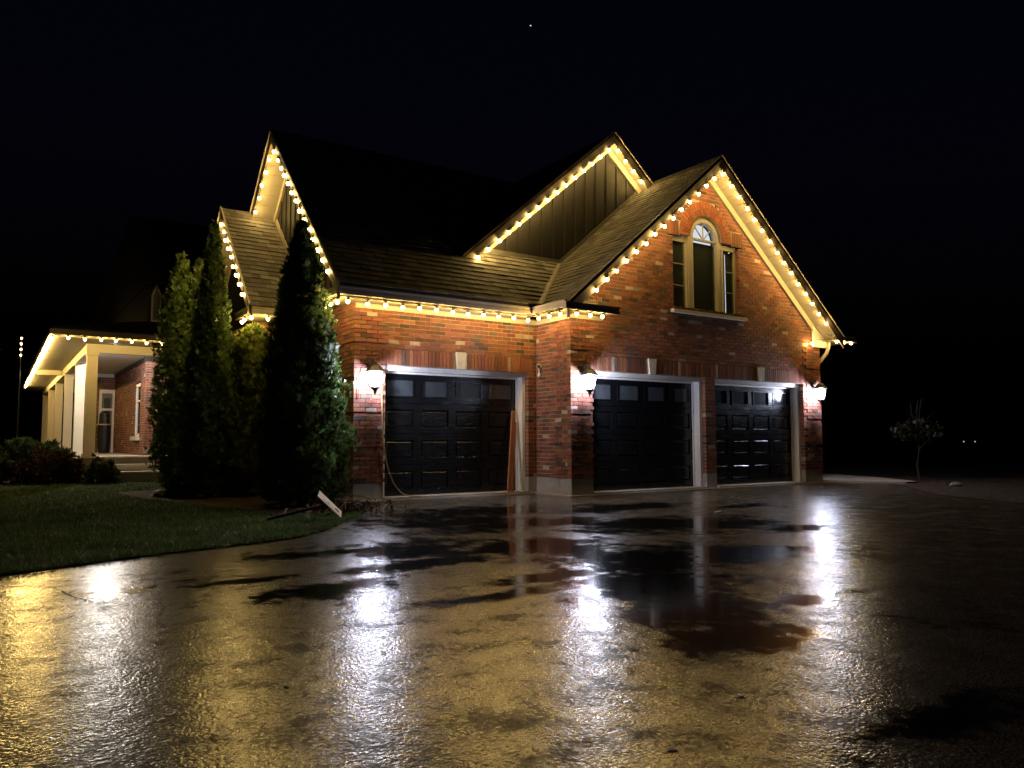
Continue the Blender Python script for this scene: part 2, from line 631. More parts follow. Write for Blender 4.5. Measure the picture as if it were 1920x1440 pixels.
def subtract(iv, a, c):
    out = []
    for u0, u1 in iv:
        if c <= u0 or a >= u1:
            out.append((u0, u1))
            continue
        if a > u0:
            out.append((u0, a))
        if c < u1:
            out.append((c, u1))
    return out


BRICK_PIECES = []     # (score, verts, tint, wall)


def brick_wall(org, U, Nn, z0, z1, ivals, parent_name='brick_wall', proud=None, depth=0.10, collect=True, phase=0.0):
    """running bond wall. org: point at u=0,z=0; U along the wall; Nn outward. ivals(za, zb) -> list of u intervals"""
    org, U, Nn = Vector(org), Vector(U), Vector(Nn)
    mb = MB()
    pieces = []
    k = 0
    z = z0
    while z < z1 - 0.02:
        za, zb = z, min(z + BH, z1)
        for u0, u1 in ivals(za, zb):
            if u1 - u0 < 0.02:
                continue
            # mortar bed behind this course
            p = [org + U * uu + Nn * nn for uu, nn in ((u0 + .004, -.005), (u1 - .004, -.005), (u1 - .004, -depth), (u0 + .004, -depth))]
            mb.hexa([q + Vector((0, 0, za - .001)) for q in p] + [q + Vector((0, 0, min(z + CH, z1) - .001)) for q in p])
            off = (0.5 * BL if k % 2 else 0.0) + phase
            i = math.floor((u0 - off) / BL)
            u = off + i * BL
            while u < u1 - 0.005:
                a, c = max(u, u0), min(u + BL - JT, u1)
                if u1 - c < 0.035:
                    c = u1
                if a - u0 < 0.035:
                    a = u0
                if c - a > 0.018:
                    pr = (proud(a, c, k) if proud else 0.0) + rnd.uniform(-0.0018, 0.0018)
                    aa = a - (0.015 if (proud and a <= u0 + 1e-6 and pr > .01) else 0)
                    cc = c + (0.015 if (proud and c >= u1 - 1e-6 and pr > .01) else 0)
                    q = [org + U * uu + Nn * nn for uu, nn in ((aa, pr), (cc, pr), (cc, -depth), (aa, -depth))]
                    dz = rnd.uniform(-0.001, 0.001)
                    vs = [tuple(w_ + Vector((0, 0, za + dz))) for w_ in q] + [tuple(w_ + Vector((0, 0, zb + dz))) for w_ in q]
                    pieces.append((vs, brick_tint()))
                u += BL
        z += CH
        k += 1
    wall = mb.build(parent_name, 'mortar', house)
    if collect:
        for vs, t in pieces:
            cx = np.mean(np.array(vs), axis=0)
            px, py, d = project(cx)
            vis = 0 <= px <= 1920 and 0 <= py <= 1440
            vd = (CAM_POS - cx) / np.linalg.norm(CAM_POS - cx)
            ln = np.linalg.norm(np.array(vs[1]) - np.array(vs[0]))
            sc = ln * max(0, vd @ np.array(Nn)) / d ** 2 if vis else 0
            BRICK_PIECES.append((sc, vs, t, wall))
    else:
        b2 = MB()
        for vs, t in pieces:
            b2.hexa(vs, t)
        tag(b2.build('bricks', 'brick', wall), kind='stuff')
    return wall


def rect_iv(lo, hi, holes):
    def f(za, zb):
        iv = [(lo, hi)]
        for a, c, h0, h1 in holes:
            if zb > h0 + 0.004 and za < h1 - 0.004:
                iv = subtract(iv, a, c)
        return iv
    return f


def quoin(lo=None, hi=None, span=0.50):
    def f(a, c, k):
        near = (lo is not None and a < lo + span - 0.05) or (hi is not None and c > hi - span + 0.05)
        return 0.016 if near and k % 8 != 7 else 0.0
    return f


LIN = 0.115   # how far a soldier course runs past its opening
# wall A (door 1)
brick_wall((0, 0, 0), (1, 0, 0), (0, -1, 0), ZF, 3.36, rect_iv(0, XAB, [(*D1, 0, ZH), (D1[0] - LIN, D1[1] + LIN, ZH, ZS)]), proud=quoin(lo=0))
# wall B, the left side of the projecting bay
brick_wall((XAB, 0, 0), (0, -1, 0), (-1, 0, 0), ZF, 3.36, rect_iv(0, -DC - 0.1, []), proud=quoin(hi=-DC - 0.1, span=0.42))

# wall C with gable and window
WX, WZ = 7.39, 3.66            # window centre, bottom of opening
WH, WT, WR = 1.005, 5.20, 0.50  # half width, top of side lights, radius of the arch
WC = 5.24                      # centre height of the arch


def iv_C(za, zb):
    zm = zb
    lo, hi = XAB, XCR
    if zb > 3.34:
        half = (6.9 - 0.28 - zm) / 0.85
        lo, hi = max(lo, 7.44 - half), min(hi, 7.44 + half)
        if hi - lo < 0.05:
            return []
    iv = [(lo, hi)]
    for d in (D2, D3):
        if za < ZH - .004:
            iv = subtract(iv, *d)
        if zb > ZH + .004 and za < ZS - .004:
            iv = subtract(iv, d[0] - LIN, d[1] + LIN)
    if zb > WZ and za < WT:
        iv = subtract(iv, WX - WH, WX + WH)
    if zb > WT and za < WT + 0.30:      # flat soldier heads over the side lights
        iv = subtract(iv, WX - WH - 0.122, WX + WH + 0.122)
    ro = WR + 0.30
    if zb > WC and za < WC + ro:
        zz = max(za - WC, 0)
        h = math.sqrt(max(ro * ro - zz * zz, 0))
        iv = subtract(iv, WX - h, WX + h)
    return [(u - XAB, c - XAB) for u, c in iv]


brick_wall((XAB, DC, 0), (1, 0, 0), (0, -1, 0), ZF, 6.62, iv_C, proud=lambda a, c, k: quoin(lo=0, hi=XCR - XAB, span=.5)(a, c, k) if k < 39 else 0.0, phase=0.05)
# left end wall of the garage and the small wing behind it
brick_wall((0, 3.4, 0), (0, -1, 0), (-1, 0, 0), ZF, 3.40, rect_iv(0.3, 3.3, []), proud=quoin(hi=3.3, span=.42), collect=False)
brick_wall((-0.7, 3.05, 0), (1, 0, 0), (0, -1, 0), ZF, 3.40, rect_iv(0, 0.7, []), collect=False)
brick_wall((-0.7, 6.7, 0), (0, -1, 0), (-1, 0, 0), ZF, 3.40, rect_iv(0, 3.55, []), collect=False)

BRICK_PIECES.sort(key=lambda t: -t[0])
rest = {}
for i, (sc, vs, t, wall) in enumerate(BRICK_PIECES):
    if i < 300:
        b = MB()
        b.hexa(vs, t)
        b.build('brick', 'brick', wall)
    else:
        rest.setdefault(wall.name, (wall, MB()))[1].hexa(vs, t)
for wall, mb in rest.values():
    tag(mb.build('bricks', 'brick', wall), kind='stuff')

# concrete base under the brick, in pours with a cold joint
for x0, x1 in ((0, 0.33), (0.335, D1[0])):
    boxpart('foundation_block', 'concrete', house, x0, x1, 0.0, 0.12, -0.03, ZF - .004)
boxpart('foundation_block', 'concrete', house, D1[1], XAB - 0.002, 0.0, 0.12, -0.03, ZF - .004)
boxpart('foundation_block', 'concrete', house, XAB, XAB + .12, DC + 0.36, 0.0, -0.03, ZF - .004)
boxpart('foundation_block', 'concrete', house, XAB, XAB + .12, DC + 0.12, DC + 0.355, -0.03, ZF - .004)
for x0, x1 in ((XAB, D2[0]), (D2[1], D3[0]), (D3[1], XCR)):
    boxpart('foundation_block', 'concrete', house, x0, x1, DC, DC + 0.12, -0.03, ZF - .004)
boxpart('foundation_block', 'concrete', house, 0.0, 0.12, 0.125, 2.7, -0.03, ZF - .004)
boxpart('foundation_block', 'concrete', house, -0.7, -0.003, 3.05, 3.17, -0.03, ZF - .004)
# concrete apron strip along the walls and thresholds under the doors
boxpart('apron', 'concrete', house, -0.12, XAB - 0.13, -0.13, -0.002, -0.03, 0.022)
boxpart('apron', 'concrete', house, XAB - 0.128, XAB - 0.002, DC - 0.13, -0.002, -0.03, 0.024)
boxpart('apron', 'concrete', house, XAB, XCR + 0.1, DC - 0.14, DC - 0.002, -0.03, 0.022)
for d, y in ((D1, 0.0), (D2, DC), (D3, DC)):
    boxpart('threshold', 'concrete', house, d[0] + .002, d[1] - .002, y - 0.06, y + 0.5, -0.03, 0.05)


def soldier(d, y):
    lo, hi = d[0] - LIN, d[1] + LIN
    n = int(round((hi - lo) / CH))
    wd = (hi - lo) / n
    mid = 0.5 * (d[0] + d[1])
    boxpart('lintel_mortar', 'mortar', house, lo, hi, y + .009, y + .1, ZH - .002, ZS)
    for i in range(n):
        x0 = lo + i * wd
        if x0 + wd > mid - 0.085 and x0 < mid + 0.085:
            continue
        b = MB()
        pr = rnd.uniform(-.001, .004)
        b.box(x0 + .005, x0 + wd - .005, y - pr, y + .1, ZH, ZS - .012, brick_tint())
        b.build('lintel_brick', 'brick', house)
    b = MB()
    b.prism([(mid - .07, y + .1, ZH - .01), (mid + .07, y + .1, ZH - .01), (mid + .105, y + .1, ZS + .005), (mid - .105, y + .1, ZS + .005)], (0, -.135, 0))
    b.build('keystone', 'stone', house)


soldier(D1, 0.0)
soldier(D2, DC)
soldier(D3, DC)


def garage_door(d, y):
    x0, x1 = d
    # white jambs and header inside the brick opening
    for a, c in ((x0, x0 + .07), (x1 - .07, x1)):
        boxpart('door_jamb', 'white_paint', house, a + .001, c - .001, y + .105, y + .36, 0.05, ZH - .003)
    boxpart('door_header', 'white_paint', house, x0 + .071, x1 - .071, y + .105, y + .36, ZH - .085, ZH - .003)
    # vinyl stop moulding in front of the leaf
    for a, c in ((x0 + .071, x0 + .105), (x1 - .105, x1 - .071)):
        boxpart('door_stop', 'white_paint', house, a, c, y + .255, y + .285, 0.05, ZH - .086)
    boxpart('door_stop', 'white_paint', house, x0 + .106, x1 - .106, y + .255, y + .285, ZH - .12, ZH - .086)
    dx0, dx1 = x0 + .085, x1 - .085
    zt = ZH - .10
    zb = 0.055
    yf = y + .30
    door = empty('garage_door', ((dx0 + dx1) / 2, yf, zb))
    door.parent = house
    ox, oy, oz = door.location
    sh = (zt - zb) / 4
    pw = (dx1 - dx0) / 4

    def bx(mb, a, c, e, f_, g, h):
        mb.box(a - ox, c - ox, e - oy, f_ - oy, g - oz, h - oz)
    for r in range(4):
        za, zc = zb + r * sh + .004, zb + (r + 1) * sh - .004
        rail = 0.105
        # stiles and rails of this section, one part
        mb = MB()
        bx(mb, dx0, dx1, yf, yf + .04, za, za + rail)
        bx(mb, dx0, dx1, yf, yf + .04, zc - rail, zc)
        for k in range(5):
            cxk = dx0 + k * pw
            a = max(dx0, cxk - .075)
            c = min(dx1, cxk + .075)
            bx(mb, a, c, yf - .0005, yf + .04, za + rail, zc - rail)
        mb.build('section_frame', 'door_paint', door)
        for k in range(4):
            a, c = dx0 + k * pw + .075, dx0 + (k + 1) * pw - .075
            if k == 0:
                a = dx0 + .075
            if k == 3:
                c = dx1 - .075
            p0, p1 = za + rail, zc - rail
            if r == 3:
                mb = MB()          # window: raised frame round the opening
                for (q0, q1, s0, s1) in ((a, c, p0, p0 + .022), (a, c, p1 - .022, p1), (a, a + .022, p0 + .022, p1 - .022), (c - .022, c, p0 + .022, p1 - .022)):
                    bx(mb, q0, q1, yf - .014, yf + .03, s0, s1)
                mb.build('window_frame', 'door_paint', door)
                mb = MB()
                bx(mb, a + .022, c - .022, yf + .016, yf + .021, p0 + .022, p1 - .022)
                mb.build('pane', 'garage_glass', door)
            else:
                mb = MB()          # raised and fielded panel
                i = .045

                def pt(x, yy, z): return (x - ox, yy - oy, z - oz)
                o4 = [pt(a + .004, yf + .022, p0 + .004), pt(c - .004, yf + .022, p0 + .004), pt(c - .004, yf + .022, p1 - .004), pt(a + .004, yf + .022, p1 - .004)]
                m4 = [pt(a + .018, yf + .026, p0 + .018), pt(c - .018, yf + .026, p0 + .018), pt(c - .018, yf + .026, p1 - .018), pt(a + .018, yf + .026, p1 - .018)]
                i4 = [pt(a + i, yf + .004, p0 + i), pt(c - i, yf + .004, p0 + i), pt(c - i, yf + .004, p1 - i), pt(a + i, yf + .004, p1 - i)]
                for A_, B_ in ((o4, m4), (m4, i4)):
                    for q in range(4):
                        mb.poly([A_[q], A_[(q + 1) % 4], B_[(q + 1) % 4], B_[q]])
                mb.poly(i4)
                mb.build('panel', 'door_paint', door)
    mb = MB()
    bx(mb, dx0, dx1, yf + .041, yf + .05, zb, zb + 3 * sh)
    bx(mb, x0 - .2, x1 + .2, yf + .9, yf + .92, 0, 3.2)
    mb.build('backing', 'dark_plastic', door)
    mb = MB()
    bx(mb, dx0, dx1, yf + .005, yf + .035, zb - .012, zb + .003)
    mb.build('bottom_seal', 'dark_plastic', door)
    return door


garage_door(D1, 0.0)
garage_door(D2, DC)
garage_door(D3, DC)

# ---------------------------------------------------------------- upstairs window in the front gable
win = empty('arched_window', (WX, DC, WZ))
win.parent = house


def wbox(name, m, x0, x1, y0, y1, z0, z1):
    b = MB()
    b.box(x0 - WX, x1 - WX, y0 - DC, y1 - DC, z0 - WZ, z1 - WZ)
    return b.build(name, m, win)


yw = DC + 0.075
CW = 0.46                      # half width of the middle light incl. frame
# outer frame
wbox('frame', 'trim', WX - WH + .002, WX - WH + .065, yw, yw + .09, WZ + .06, WT - .002)
wbox('frame', 'trim', WX + WH - .065, WX + WH - .002, yw, yw + .09, WZ + .06, WT - .002)
wbox('frame', 'trim', WX - WH + .066, WX - CW, yw, yw + .09, WT - .10, WT - .002)
wbox('frame', 'trim', WX + CW, WX + WH - .066, yw, yw + .09, WT - .10, WT - .002)
wbox('frame', 'trim', WX - WH + .066, WX + WH - .066, yw - .01, yw + .09, WZ + .002, WZ + .075)
for s in (-1, 1):
    a, c = sorted((WX + s * (CW - .10), WX + s * (CW + .10)))
    wbox('mullion', 'trim', a, c, yw - .03, yw + .085, WZ + .076, WT - .101)
    a, c = sorted((WX + s * (CW + .035), WX + s * (CW + .065)))
    wbox('mullion_bead', 'trim', a, c, yw - .045, yw - .031, WZ + .076, WT - .101)
wbox('transom', 'trim', WX - CW + .101, WX + CW - .101, yw - .005, yw + .06, WC - .035, WC + .005)


def arch_ring(name, m, r0, r1, y0, y1, n=20, a0=0.0, a1=math.pi):
    b = MB()
    for i in range(n):
        t0, t1 = a0 + (a1 - a0) * i / n, a0 + (a1 - a0) * (i + 1) / n
        q = [(WX + r * math.cos(t) - WX, y0 - DC, WC + r * math.sin(t) - WZ) for r, t in ((r0, t0), (r1, t0), (r1, t1), (r0, t1))]
        b.slab(q, (0, y1 - y0, 0))
    return b.build(name, m, win)


arch_ring('arch_frame', 'trim', 0.36, 0.44, yw - .03, yw + .085)
arch_ring('arch_bead', 'trim', 0.441, 0.50, yw + .0, yw + .085)
for s in (-1, 1):
    a, c = sorted((WX + s * .36, WX + s * .50))
    wbox('arch_leg', 'trim', a, c, yw - .028, yw + .083, WT - .10, WC)
# fanlight bars
for ang in (45, 90, 135):
    t = math.radians(ang)
    b = MB()
    d = Vector((math.cos(t), 0, math.sin(t)))
    s = Vector((-math.sin(t), 0, math.cos(t)))
    base = Vector((0, yw + .012 - DC, WC - WZ))
    r1 = 0.355
    b.slab([base + d * .03 - s * .010, base + d * r1 - s * .010, base + d * r1 + s * .010, base + d * .03 + s * .010], (0, .02, 0))
    b.build('fan_bar', 'trim', win)
# glass
b = MB()
b.prism([(0.355 * math.cos(math.pi * i / 20), yw + .035 - DC, WC - WZ + .006 + 0.35 * math.sin(math.pi * i / 20)) for i in range(21)], (0, .004, 0))
b.build('pane', 'pane_glass', win)
wbox('pane', 'pane_glass', WX - .355, WX + .355, yw + .035, yw + .039, WZ + .076, WC - .036)
# lit room seen through the fanlight, the gap over the shade and beside the right-hand blind
b = MB()
b.prism([(0.355 * math.cos(math.pi * i / 20), yw + .13 - DC, WC - WZ - .09 + (0 if i in (0, 20) else .09 + 0.35 * math.sin(math.pi * i / 20))) for i in range(21)], (0, .004, 0))
b.build('lit_room', 'room_glow', win)
wbox('roller_shade', 'blind', WX - .354, WX + .354, yw + .06, yw + .064, WZ + .076, WC - .075)
for s in (-1, 1):
    a, c = sorted((WX + s * (CW + .101), WX + s * (WH - .066)))
    wbox('pane', 'pane_glass', a, c, yw + .035, yw + .039, WZ + .076, WT - .101)
    for q in (1, 2):
        zq = WZ + .076 + (WT - .18 - WZ) * q / 3
        wbox('muntin', 'trim', a, c, yw + .022, yw + .034, zq - .008, zq + .008)
    if s < 0:
        wbox('blind', 'blind', a, c, yw + .07, yw + .074, WZ + .076, WT - .101)
    else:
        wbox('blind', 'blind', a, a + .155, yw + .07, yw + .074, WZ + .076, WT - .101)
        wbox('blind', 'blind', a + .190, c, yw + .07, yw + .074, WZ + .076, WT - .101)
        wbox('lit_room', 'room_glow', a + .156, a + .189, yw + .08, yw + .084, WZ + .076, WT - .16)
# reveals behind the brick so the wall reads as thick
wbox('reveal', 'mortar', WX - WH - .05, WX + WH + .05, DC + .30, DC + .32, WZ - .05, WT + .5)
# stone sill with a rough row of brick stubs on it
wbox('sill', 'stone', WX - WH - .09, WX + WH + .14, DC - .10, DC + .09, WZ - .075, WZ - .012)
xx = WX - WH - .02
while xx < WX + WH + .08:
    wd = rnd.uniform(.045, .07)
    b = MB()
    h = rnd.uniform(.025, .055)
    b.box(xx - WX, xx + wd - WX, -.085 + rnd.uniform(-.008, .008), .04, -.0115, h - .006, tuple(c * .45 for c in brick_tint()))
    b.build('sill_brick', 'brick', win)
    xx += wd + .014
# arch of bricks and flat heads
b = MB()
for i in range(24):
    t0, t1 = math.pi * i / 24, math.pi * (i + 1) / 24
    b.slab([(r * math.cos(t), .009, WC - WZ + r * math.sin(t)) for r, t in ((.5, t0), (.80, t0), (.80, t1), (.5, t1))], (0, .09, 0))
b.build('arch_mortar', 'mortar', win)
b = MB()
for i in range(24):
    t0, t1 = math.pi * i / 24, math.pi * (i + 1) / 24
    b.slab([(r * math.cos(t), .0165, WC - WZ + r * math.sin(t)) for r, t in ((.79, t0), (.93, t0), (.93, t1), (.79, t1))], (0, .06, 0))
for s_ in (-1, 1):
    a, c = sorted((s_ * .80, s_ * 1.18))
    b.box(a, c, .015, .085, WT - WZ - .0, WT - WZ + .37)
b.build('arch_backing', 'mortar', win)
na = 26
for i in range(na):
    for r0, r1 in ((.505, .645), (.655, .797)):
        t0, t1 = math.pi * (i + .06) / na, math.pi * (i + .94) / na
        b = MB()
        pr = rnd.uniform(-.002, .003)
        b.slab([(r * math.cos(t), pr, WC - WZ + r * math.sin(t)) for r, t in ((r0, t0), (r1, t0), (r1, t1), (r0, t1))], (0, .09, 0),
               tuple(c * k for c, k in zip((0.27, 0.085, 0.045), [rnd.uniform(.8, 1.25)] * 3)))
        b.build('arch_brick', 'brick', win)
for s in (-1, 1):
    u = .51
    while u < WH + .09:
        zlo = WT + .003
        zhi = WT + .305
        # trim the soldier bricks under the arch ring
        rr = math.hypot(u + .034, zlo - WC)
        x0, x1 = u, u + .066
        if x0 > .50:
            need = math.sqrt(max(.81 ** 2 - x0 ** 2, 0)) if x0 < .81 else 0
            zz = max(zlo, WC + need) if x0 < .80 else zlo
            if zz < zhi - .03:
                a, c = sorted((s * x0, s * x1))
                b = MB()
                b.box(a, c, rnd.uniform(-.002, .003), .09, zz - WZ, zhi - WZ, brick_tint())
                b.build('head_brick', 'brick', win)
        u += .0776
    a, c = sorted((s * .80, s * (WH + .12)))
    b = MB()
    b.box(a, c, .009, .09, WT - WZ, WT + .31 - WZ)
    b.build('head_mortar', 'mortar', win)

# ---------------------------------------------------------------- roofs


SHINGLES = []


def shingle_tint():
    k = rnd.uniform(0.6, 1.45)
    h = rnd.uniform(-.006, .006)
    return (0.118 * k, (0.108 + h) * k, (0.092 + h) * k)


def shingle_roof(P, Udir, Wdir, nrm, wlen, iv, roof, expo=0.15):
    """P origin on the eave, Udir along the eave, Wdir up the slope. iv(w) -> (u0, u1)"""
    P, U, Wd, Nn = Vector(P), Vector(Udir), Vector(Wdir), Vector(nrm)
    k = 0
    wv = 0.0
    while wv < wlen:
        u0, u1 = iv(wv + expo * .5)
        if u1 - u0 > 0.03:
            u = u0 - rnd.uniform(0, .2)
            while u < u1:
                wd = rnd.uniform(.16, .34)
                a, c = max(u, u0), min(u + wd - .004, u1)
                if c - a > .02:
                    th = rnd.uniform(.014, .026)
                    lo = wv + rnd.uniform(-.006, .004)
                    hi = min(wv + expo + .03, wlen + .03)
                    q = [P + U * uu + Wd * ww for uu, ww in ((a, lo), (c, lo), (c, hi), (a, hi))]
                    top = [q[0] + Nn * th, q[1] + Nn * th, q[2] + Nn * .002, q[3] + Nn * .002]
                    vs = [tuple(x - Nn * .002) for x in q] + [tuple(x) for x in top]
                    cx = np.mean(np.array(vs), axis=0)
                    px, py, d = project(cx)
                    sc = (c - a) / d ** 2 if 0 <= px <= 1920 and 0 <= py <= 1440 else 0
                    # only the courses the bulbs light can be told apart in the photo
                    SHINGLES.append((sc, vs, shingle_tint(), roof, px, py))
                u += wd
        wv += expo
        k += 1


def deck(poly, off, name='roof'):
    b = MB()
    b.prism(poly, off)
    return b.build(name, 'roof_deck', house)


nA = Vector((0, -0.984, 1)).normalized()
nC = Vector((-0.85, 0, 1)).normalized()
nG = Vector((-0.853, 0, 1)).normalized()
nW = Vector((0, -1.008, 1)).normalized()
dn = Vector((0, 0, -0.05))
XRK = -0.50        # rake plane of the left gable
# A front slope (deck sits just under the shingles)
YG = 0.735         # wall plane of the boarded gable


def xvC(z): return 7.44 - (6.9 - z) / 0.85
def xvG(z): return 6.22 - (7.82 - z) / 0.853


EY = -0.50
pA = [(XRK, EY, roofA(EY)), (xvC(roofA(EY)), EY, roofA(EY)), (xvC(roofA(YG)), YG, roofA(YG)), (xvG(roofA(YG)), YG, roofA(YG)), (xvG(7.3), 3.33, 7.3), (XRK, 3.33, 7.3)]
rA = deck(pA, dn)
slA = math.hypot(3.33 - EY, 7.3 - roofA(EY))


def ivA(wv):
    y = EY + (3.33 - EY) * wv / slA
    z = roofA(y)
    return (0, (xvC(z) if y < YG else xvG(z)) - XRK)


shingle_roof((XRK, EY, roofA(EY)), (1, 0, 0), (0, (3.33 - EY) / slA, (7.3 - roofA(EY)) / slA), nA, slA, ivA, rA)
# back slope
deck([(XRK, 3.33, 7.3), (xvG(7.3), 3.33, 7.3), (xvG(7.3), 7.16, roofA(7.16)), (XRK, 7.16, roofA(7.16))], dn)
boxpart('ridge_cap', 'roof_deck', house, XRK, xvG(7.3), 3.25, 3.41, 7.24, 7.315)
# C left slope
YR = -1.50         # rake plane of the brick gable
XE = 3.30
slC = math.hypot(7.44 - XE, 6.9 - roofC(XE))


def yC(z): return min(3.33 - (7.3 - z) / 0.984, YG)


rC = deck([(XE, YR, roofC(XE)), (7.44, YR, 6.9), (7.44, YG, 6.9), (xvC(roofA(YG)), YG, roofA(YG)), (XE, yC(roofC(XE)), roofC(XE))], dn)


def ivC(wv):
    z = roofC(XE) + (6.9 - roofC(XE)) * wv / slC
    # u runs towards -y from the valley end
    return (-yC(z), -YR)


shingle_roof((XE, 0, roofC(XE)), (0, -1, 0), ((7.44 - XE) / slC, 0, (6.9 - roofC(XE)) / slC), nC, slC, ivC, rC)
deck([(7.44, YR, 6.9), (11.58, YR, roofC(11.58)), (11.58, 6.0, roofC(11.58)), (7.44, 6.0, 6.9)], dn)
one('ridge_cap', 'roof_deck', house, lambda q: q.box(7.37, 7.51, YR, YG, 6.86, 6.912))
# valley flashing between A and C
v0 = Vector((xvC(roofA(EY)), EY, roofA(EY)))
v1 = Vector((xvC(roofA(YG)), YG, roofA(YG)))
b = MB()
for s, nn in ((Vector((-1, 0, 0)), nA), (Vector((0, -1, 0)), nC)):
    wv = .075
    e0, e1 = v0 + s * wv, v1 + s * wv
    if s.y:
        e0, e1 = v0 + Vector((0, -wv, 0)), v1 + Vector((0, -wv, 0))
    q = [v0, v1, e1, e0]
    b.poly([p + Vector((0, 0, .03)) for p in q])
b.build('valley_flashing', 'flashing', house)
# step flashing where C meets the boarded gable
b = MB()
z0_, z1_ = roofA(YG), 6.82
b.slab([(xvC(z0_), YG - .012, z0_ + .0), (xvC(z1_), YG - .012, z1_), (xvC(z1_) - .02, YG - .012, z1_ + .09), (xvC(z0_) - .02, YG - .012, z0_ + .09)], (0, -.02, 0))
b.build('step_flashing', 'flashing', house)
b = MB()
b.box(xvG(roofA(YG)) - .2, xvC(roofA(YG)), YG - .035, YG - .012, roofA(YG) - .02, roofA(YG) + .07)
b.build('step_flashing', 'flashing', house)
# boarded gable roof (ridge runs back)
YGR = 0.46
for s in (-1, 1):
    xe = 6.22 + s * 3.89
    q = [(xe, YGR, roofG(xe)), (6.22, YGR, 7.82), (6.22, 6.5, 7.82), (xe, 6.5, roofG(xe))]
    deck(q if s < 0 else q[::-1], dn)
# wing roof
XW = -1.12
YE = 2.28
slW = math.hypot(4.7 - YE, 5.94 - roofW(YE))
rW = deck([(XW, YE, roofW(YE)), (0, YE, roofW(YE)), (0, 4.7, 5.94), (XW, 4.7, 5.94)], dn)
shingle_roof((XW, YE, roofW(YE)), (1, 0, 0), (0, (4.7 - YE) / slW, (5.94 - roofW(YE)) / slW), nW, slW, lambda w_: (0, -XW), rW)
deck([(XW, 4.7, 5.94), (0, 4.7, 5.94), (0, 7.12, roofW(7.12)), (XW, 7.12, roofW(7.12))], dn)
# flashing of the wing roof against the gable wall
b = MB()
b.slab([(-.012, 3.45, roofW(3.45) + .02), (-.012, 4.66, roofW(4.66) + .02), (-.012, 4.62, roofW(4.66) + .12), (-.012, 3.40, roofW(3.45) + .12)], (-.02, 0, 0))
b.build('step_flashing', 'trim', house)

SHINGLES.sort(key=lambda t: -t[0])
rest = {}
cnt = 0
for sc, vs, t, roof, px, py in SHINGLES:
    lit = (px > 760 or px < 560) and cnt < 300 and sc > 0
    if lit:
        b = MB()
        b.hexa(vs, t)
        b.build('shingle', 'shingle', roof)
        cnt += 1
    else:
        rest.setdefault(roof.name, (roof, MB()))[1].hexa(vs, t)
for roof, mb in rest.values():
    tag(mb.build('shingles', 'shingle', roof), kind='stuff')

# ---------------------------------------------------------------- siding walls of the gables


def boards(o, U, zbot, ztop, u0, u1, Nn, pitch=0.30):
    """board and batten: zbot(u), ztop(u)"""
    o, U, Nn = Vector(o), Vector(U), Vector(Nn)

    def at(u, z, n): return o + U * u + Nn * n + Vector((0, 0, z))
    u = u0
    while u < u1 - .02:
        c = min(u + pitch, u1)
        a0, a1, t0, t1 = zbot(u + .002), zbot(c - .002), ztop(u + .002), ztop(c - .002)
        if t0 - a0 > .01 or t1 - a1 > .01:
            t0, t1 = max(t0, a0 + .005), max(t1, a1 + .005)
            b = MB()
            b.slab([at(u + .002, a0, 0), at(c - .002, a1, 0), at(c - .002, t1, 0), at(u + .002, t0, 0)], -Nn * .03)
            b.build('siding_board', 'siding', house)
        m0, m1 = c - .025, c + .025
        if c < u1 and ztop(c) - zbot(c) > .1:
            b = MB()
            b.slab([at(m0, zbot(m0), .024), at(m1, zbot(m1), .024), at(m1, ztop(m1), .024), at(m0, ztop(m0), .024)], -Nn * .0235)
            b.build('batten', 'siding', house)
        u = c


# front boarded gable
boards((0, YG, 0), (1, 0, 0), lambda x: max(roofA(YG) + .03, roofC(x) + .03 if x < 7.44 else 9) if x > xvC(roofA(YG)) else roofA(YG) + .03,
       lambda x: roofG(x) - .27, xvG(roofA(YG)) + .3, 7.36, (0, -1, 0))
# left gable
boards((0, 6.6, 0), (0, -1, 0), lambda u: 3.42, lambda u: roofA(6.6 - u) - .27, 0.05, 6.58, (-1, 0, 0))


# ---------------------------------------------------------------- rakes: fascia, drip edge, soffit panels, frieze
def rake(F, A, out, overhang, vz=0.25, soffit=True, frieze=True, start=0.0, stop=1.0, fw=0.17):
    F, A, out = Vector(F), Vector(A), Vector(out)
    up = Vector((0, 0, 1))
    dz = up * vz
    b = MB()
    e = up * .012
    b.slab([F + e, A + e, A - dz, F - dz], out * -.028)
    b.build('rake_fascia', 'fascia', house)
    b = MB()
    b.slab([F + up * .045, A + up * .045, A + up * .013, F + up * .013], out * .03)
    b.build('drip_edge', 'drip_edge', house)
    t = A - F
    n = max(3, int(t.length / 0.24))
    sv = up * (vz - .035)
    if soffit:
        sp = empty('rake_soffit', tuple(F))
        sp.parent = house
        for i in range(n):
            s0, s1 = i / n, (i + 1) / n
            if s1 < start or s0 > stop:
                continue
            g = .007 / t.length
            p0, p1 = t * (s0 + g) - sv - out * .03, t * (s1 - g) - sv - out * .03
            q0, q1 = p0 - out * (overhang - .032), p1 - out * (overhang - .032)
            b = MB()
            b.slab([p0, p1, q1, q0], up * .012)
            b.build('soffit_panel', 'soffit', sp)
        b = MB()
        b.slab([t * start - sv + up * .0125 - out * .03, t * stop - sv + up * .0125 - out * .03, t * stop - sv + up * .0125 - out * (overhang - .002), t * start - sv + up * .0125 - out * (overhang - .002)], up * .01)
        b.build('soffit_channel', 'siding', sp)
    if frieze:
        b = MB()
        w0, w1 = F + t * start - out * (overhang - .055) - sv - up * .004, F + t * stop - out * (overhang - .055) - sv - up * .004
        b.slab([w0, w1, w1 - up * fw, w0 - up * fw], out * -.052)
        b.build('frieze_board', 'trim', house)


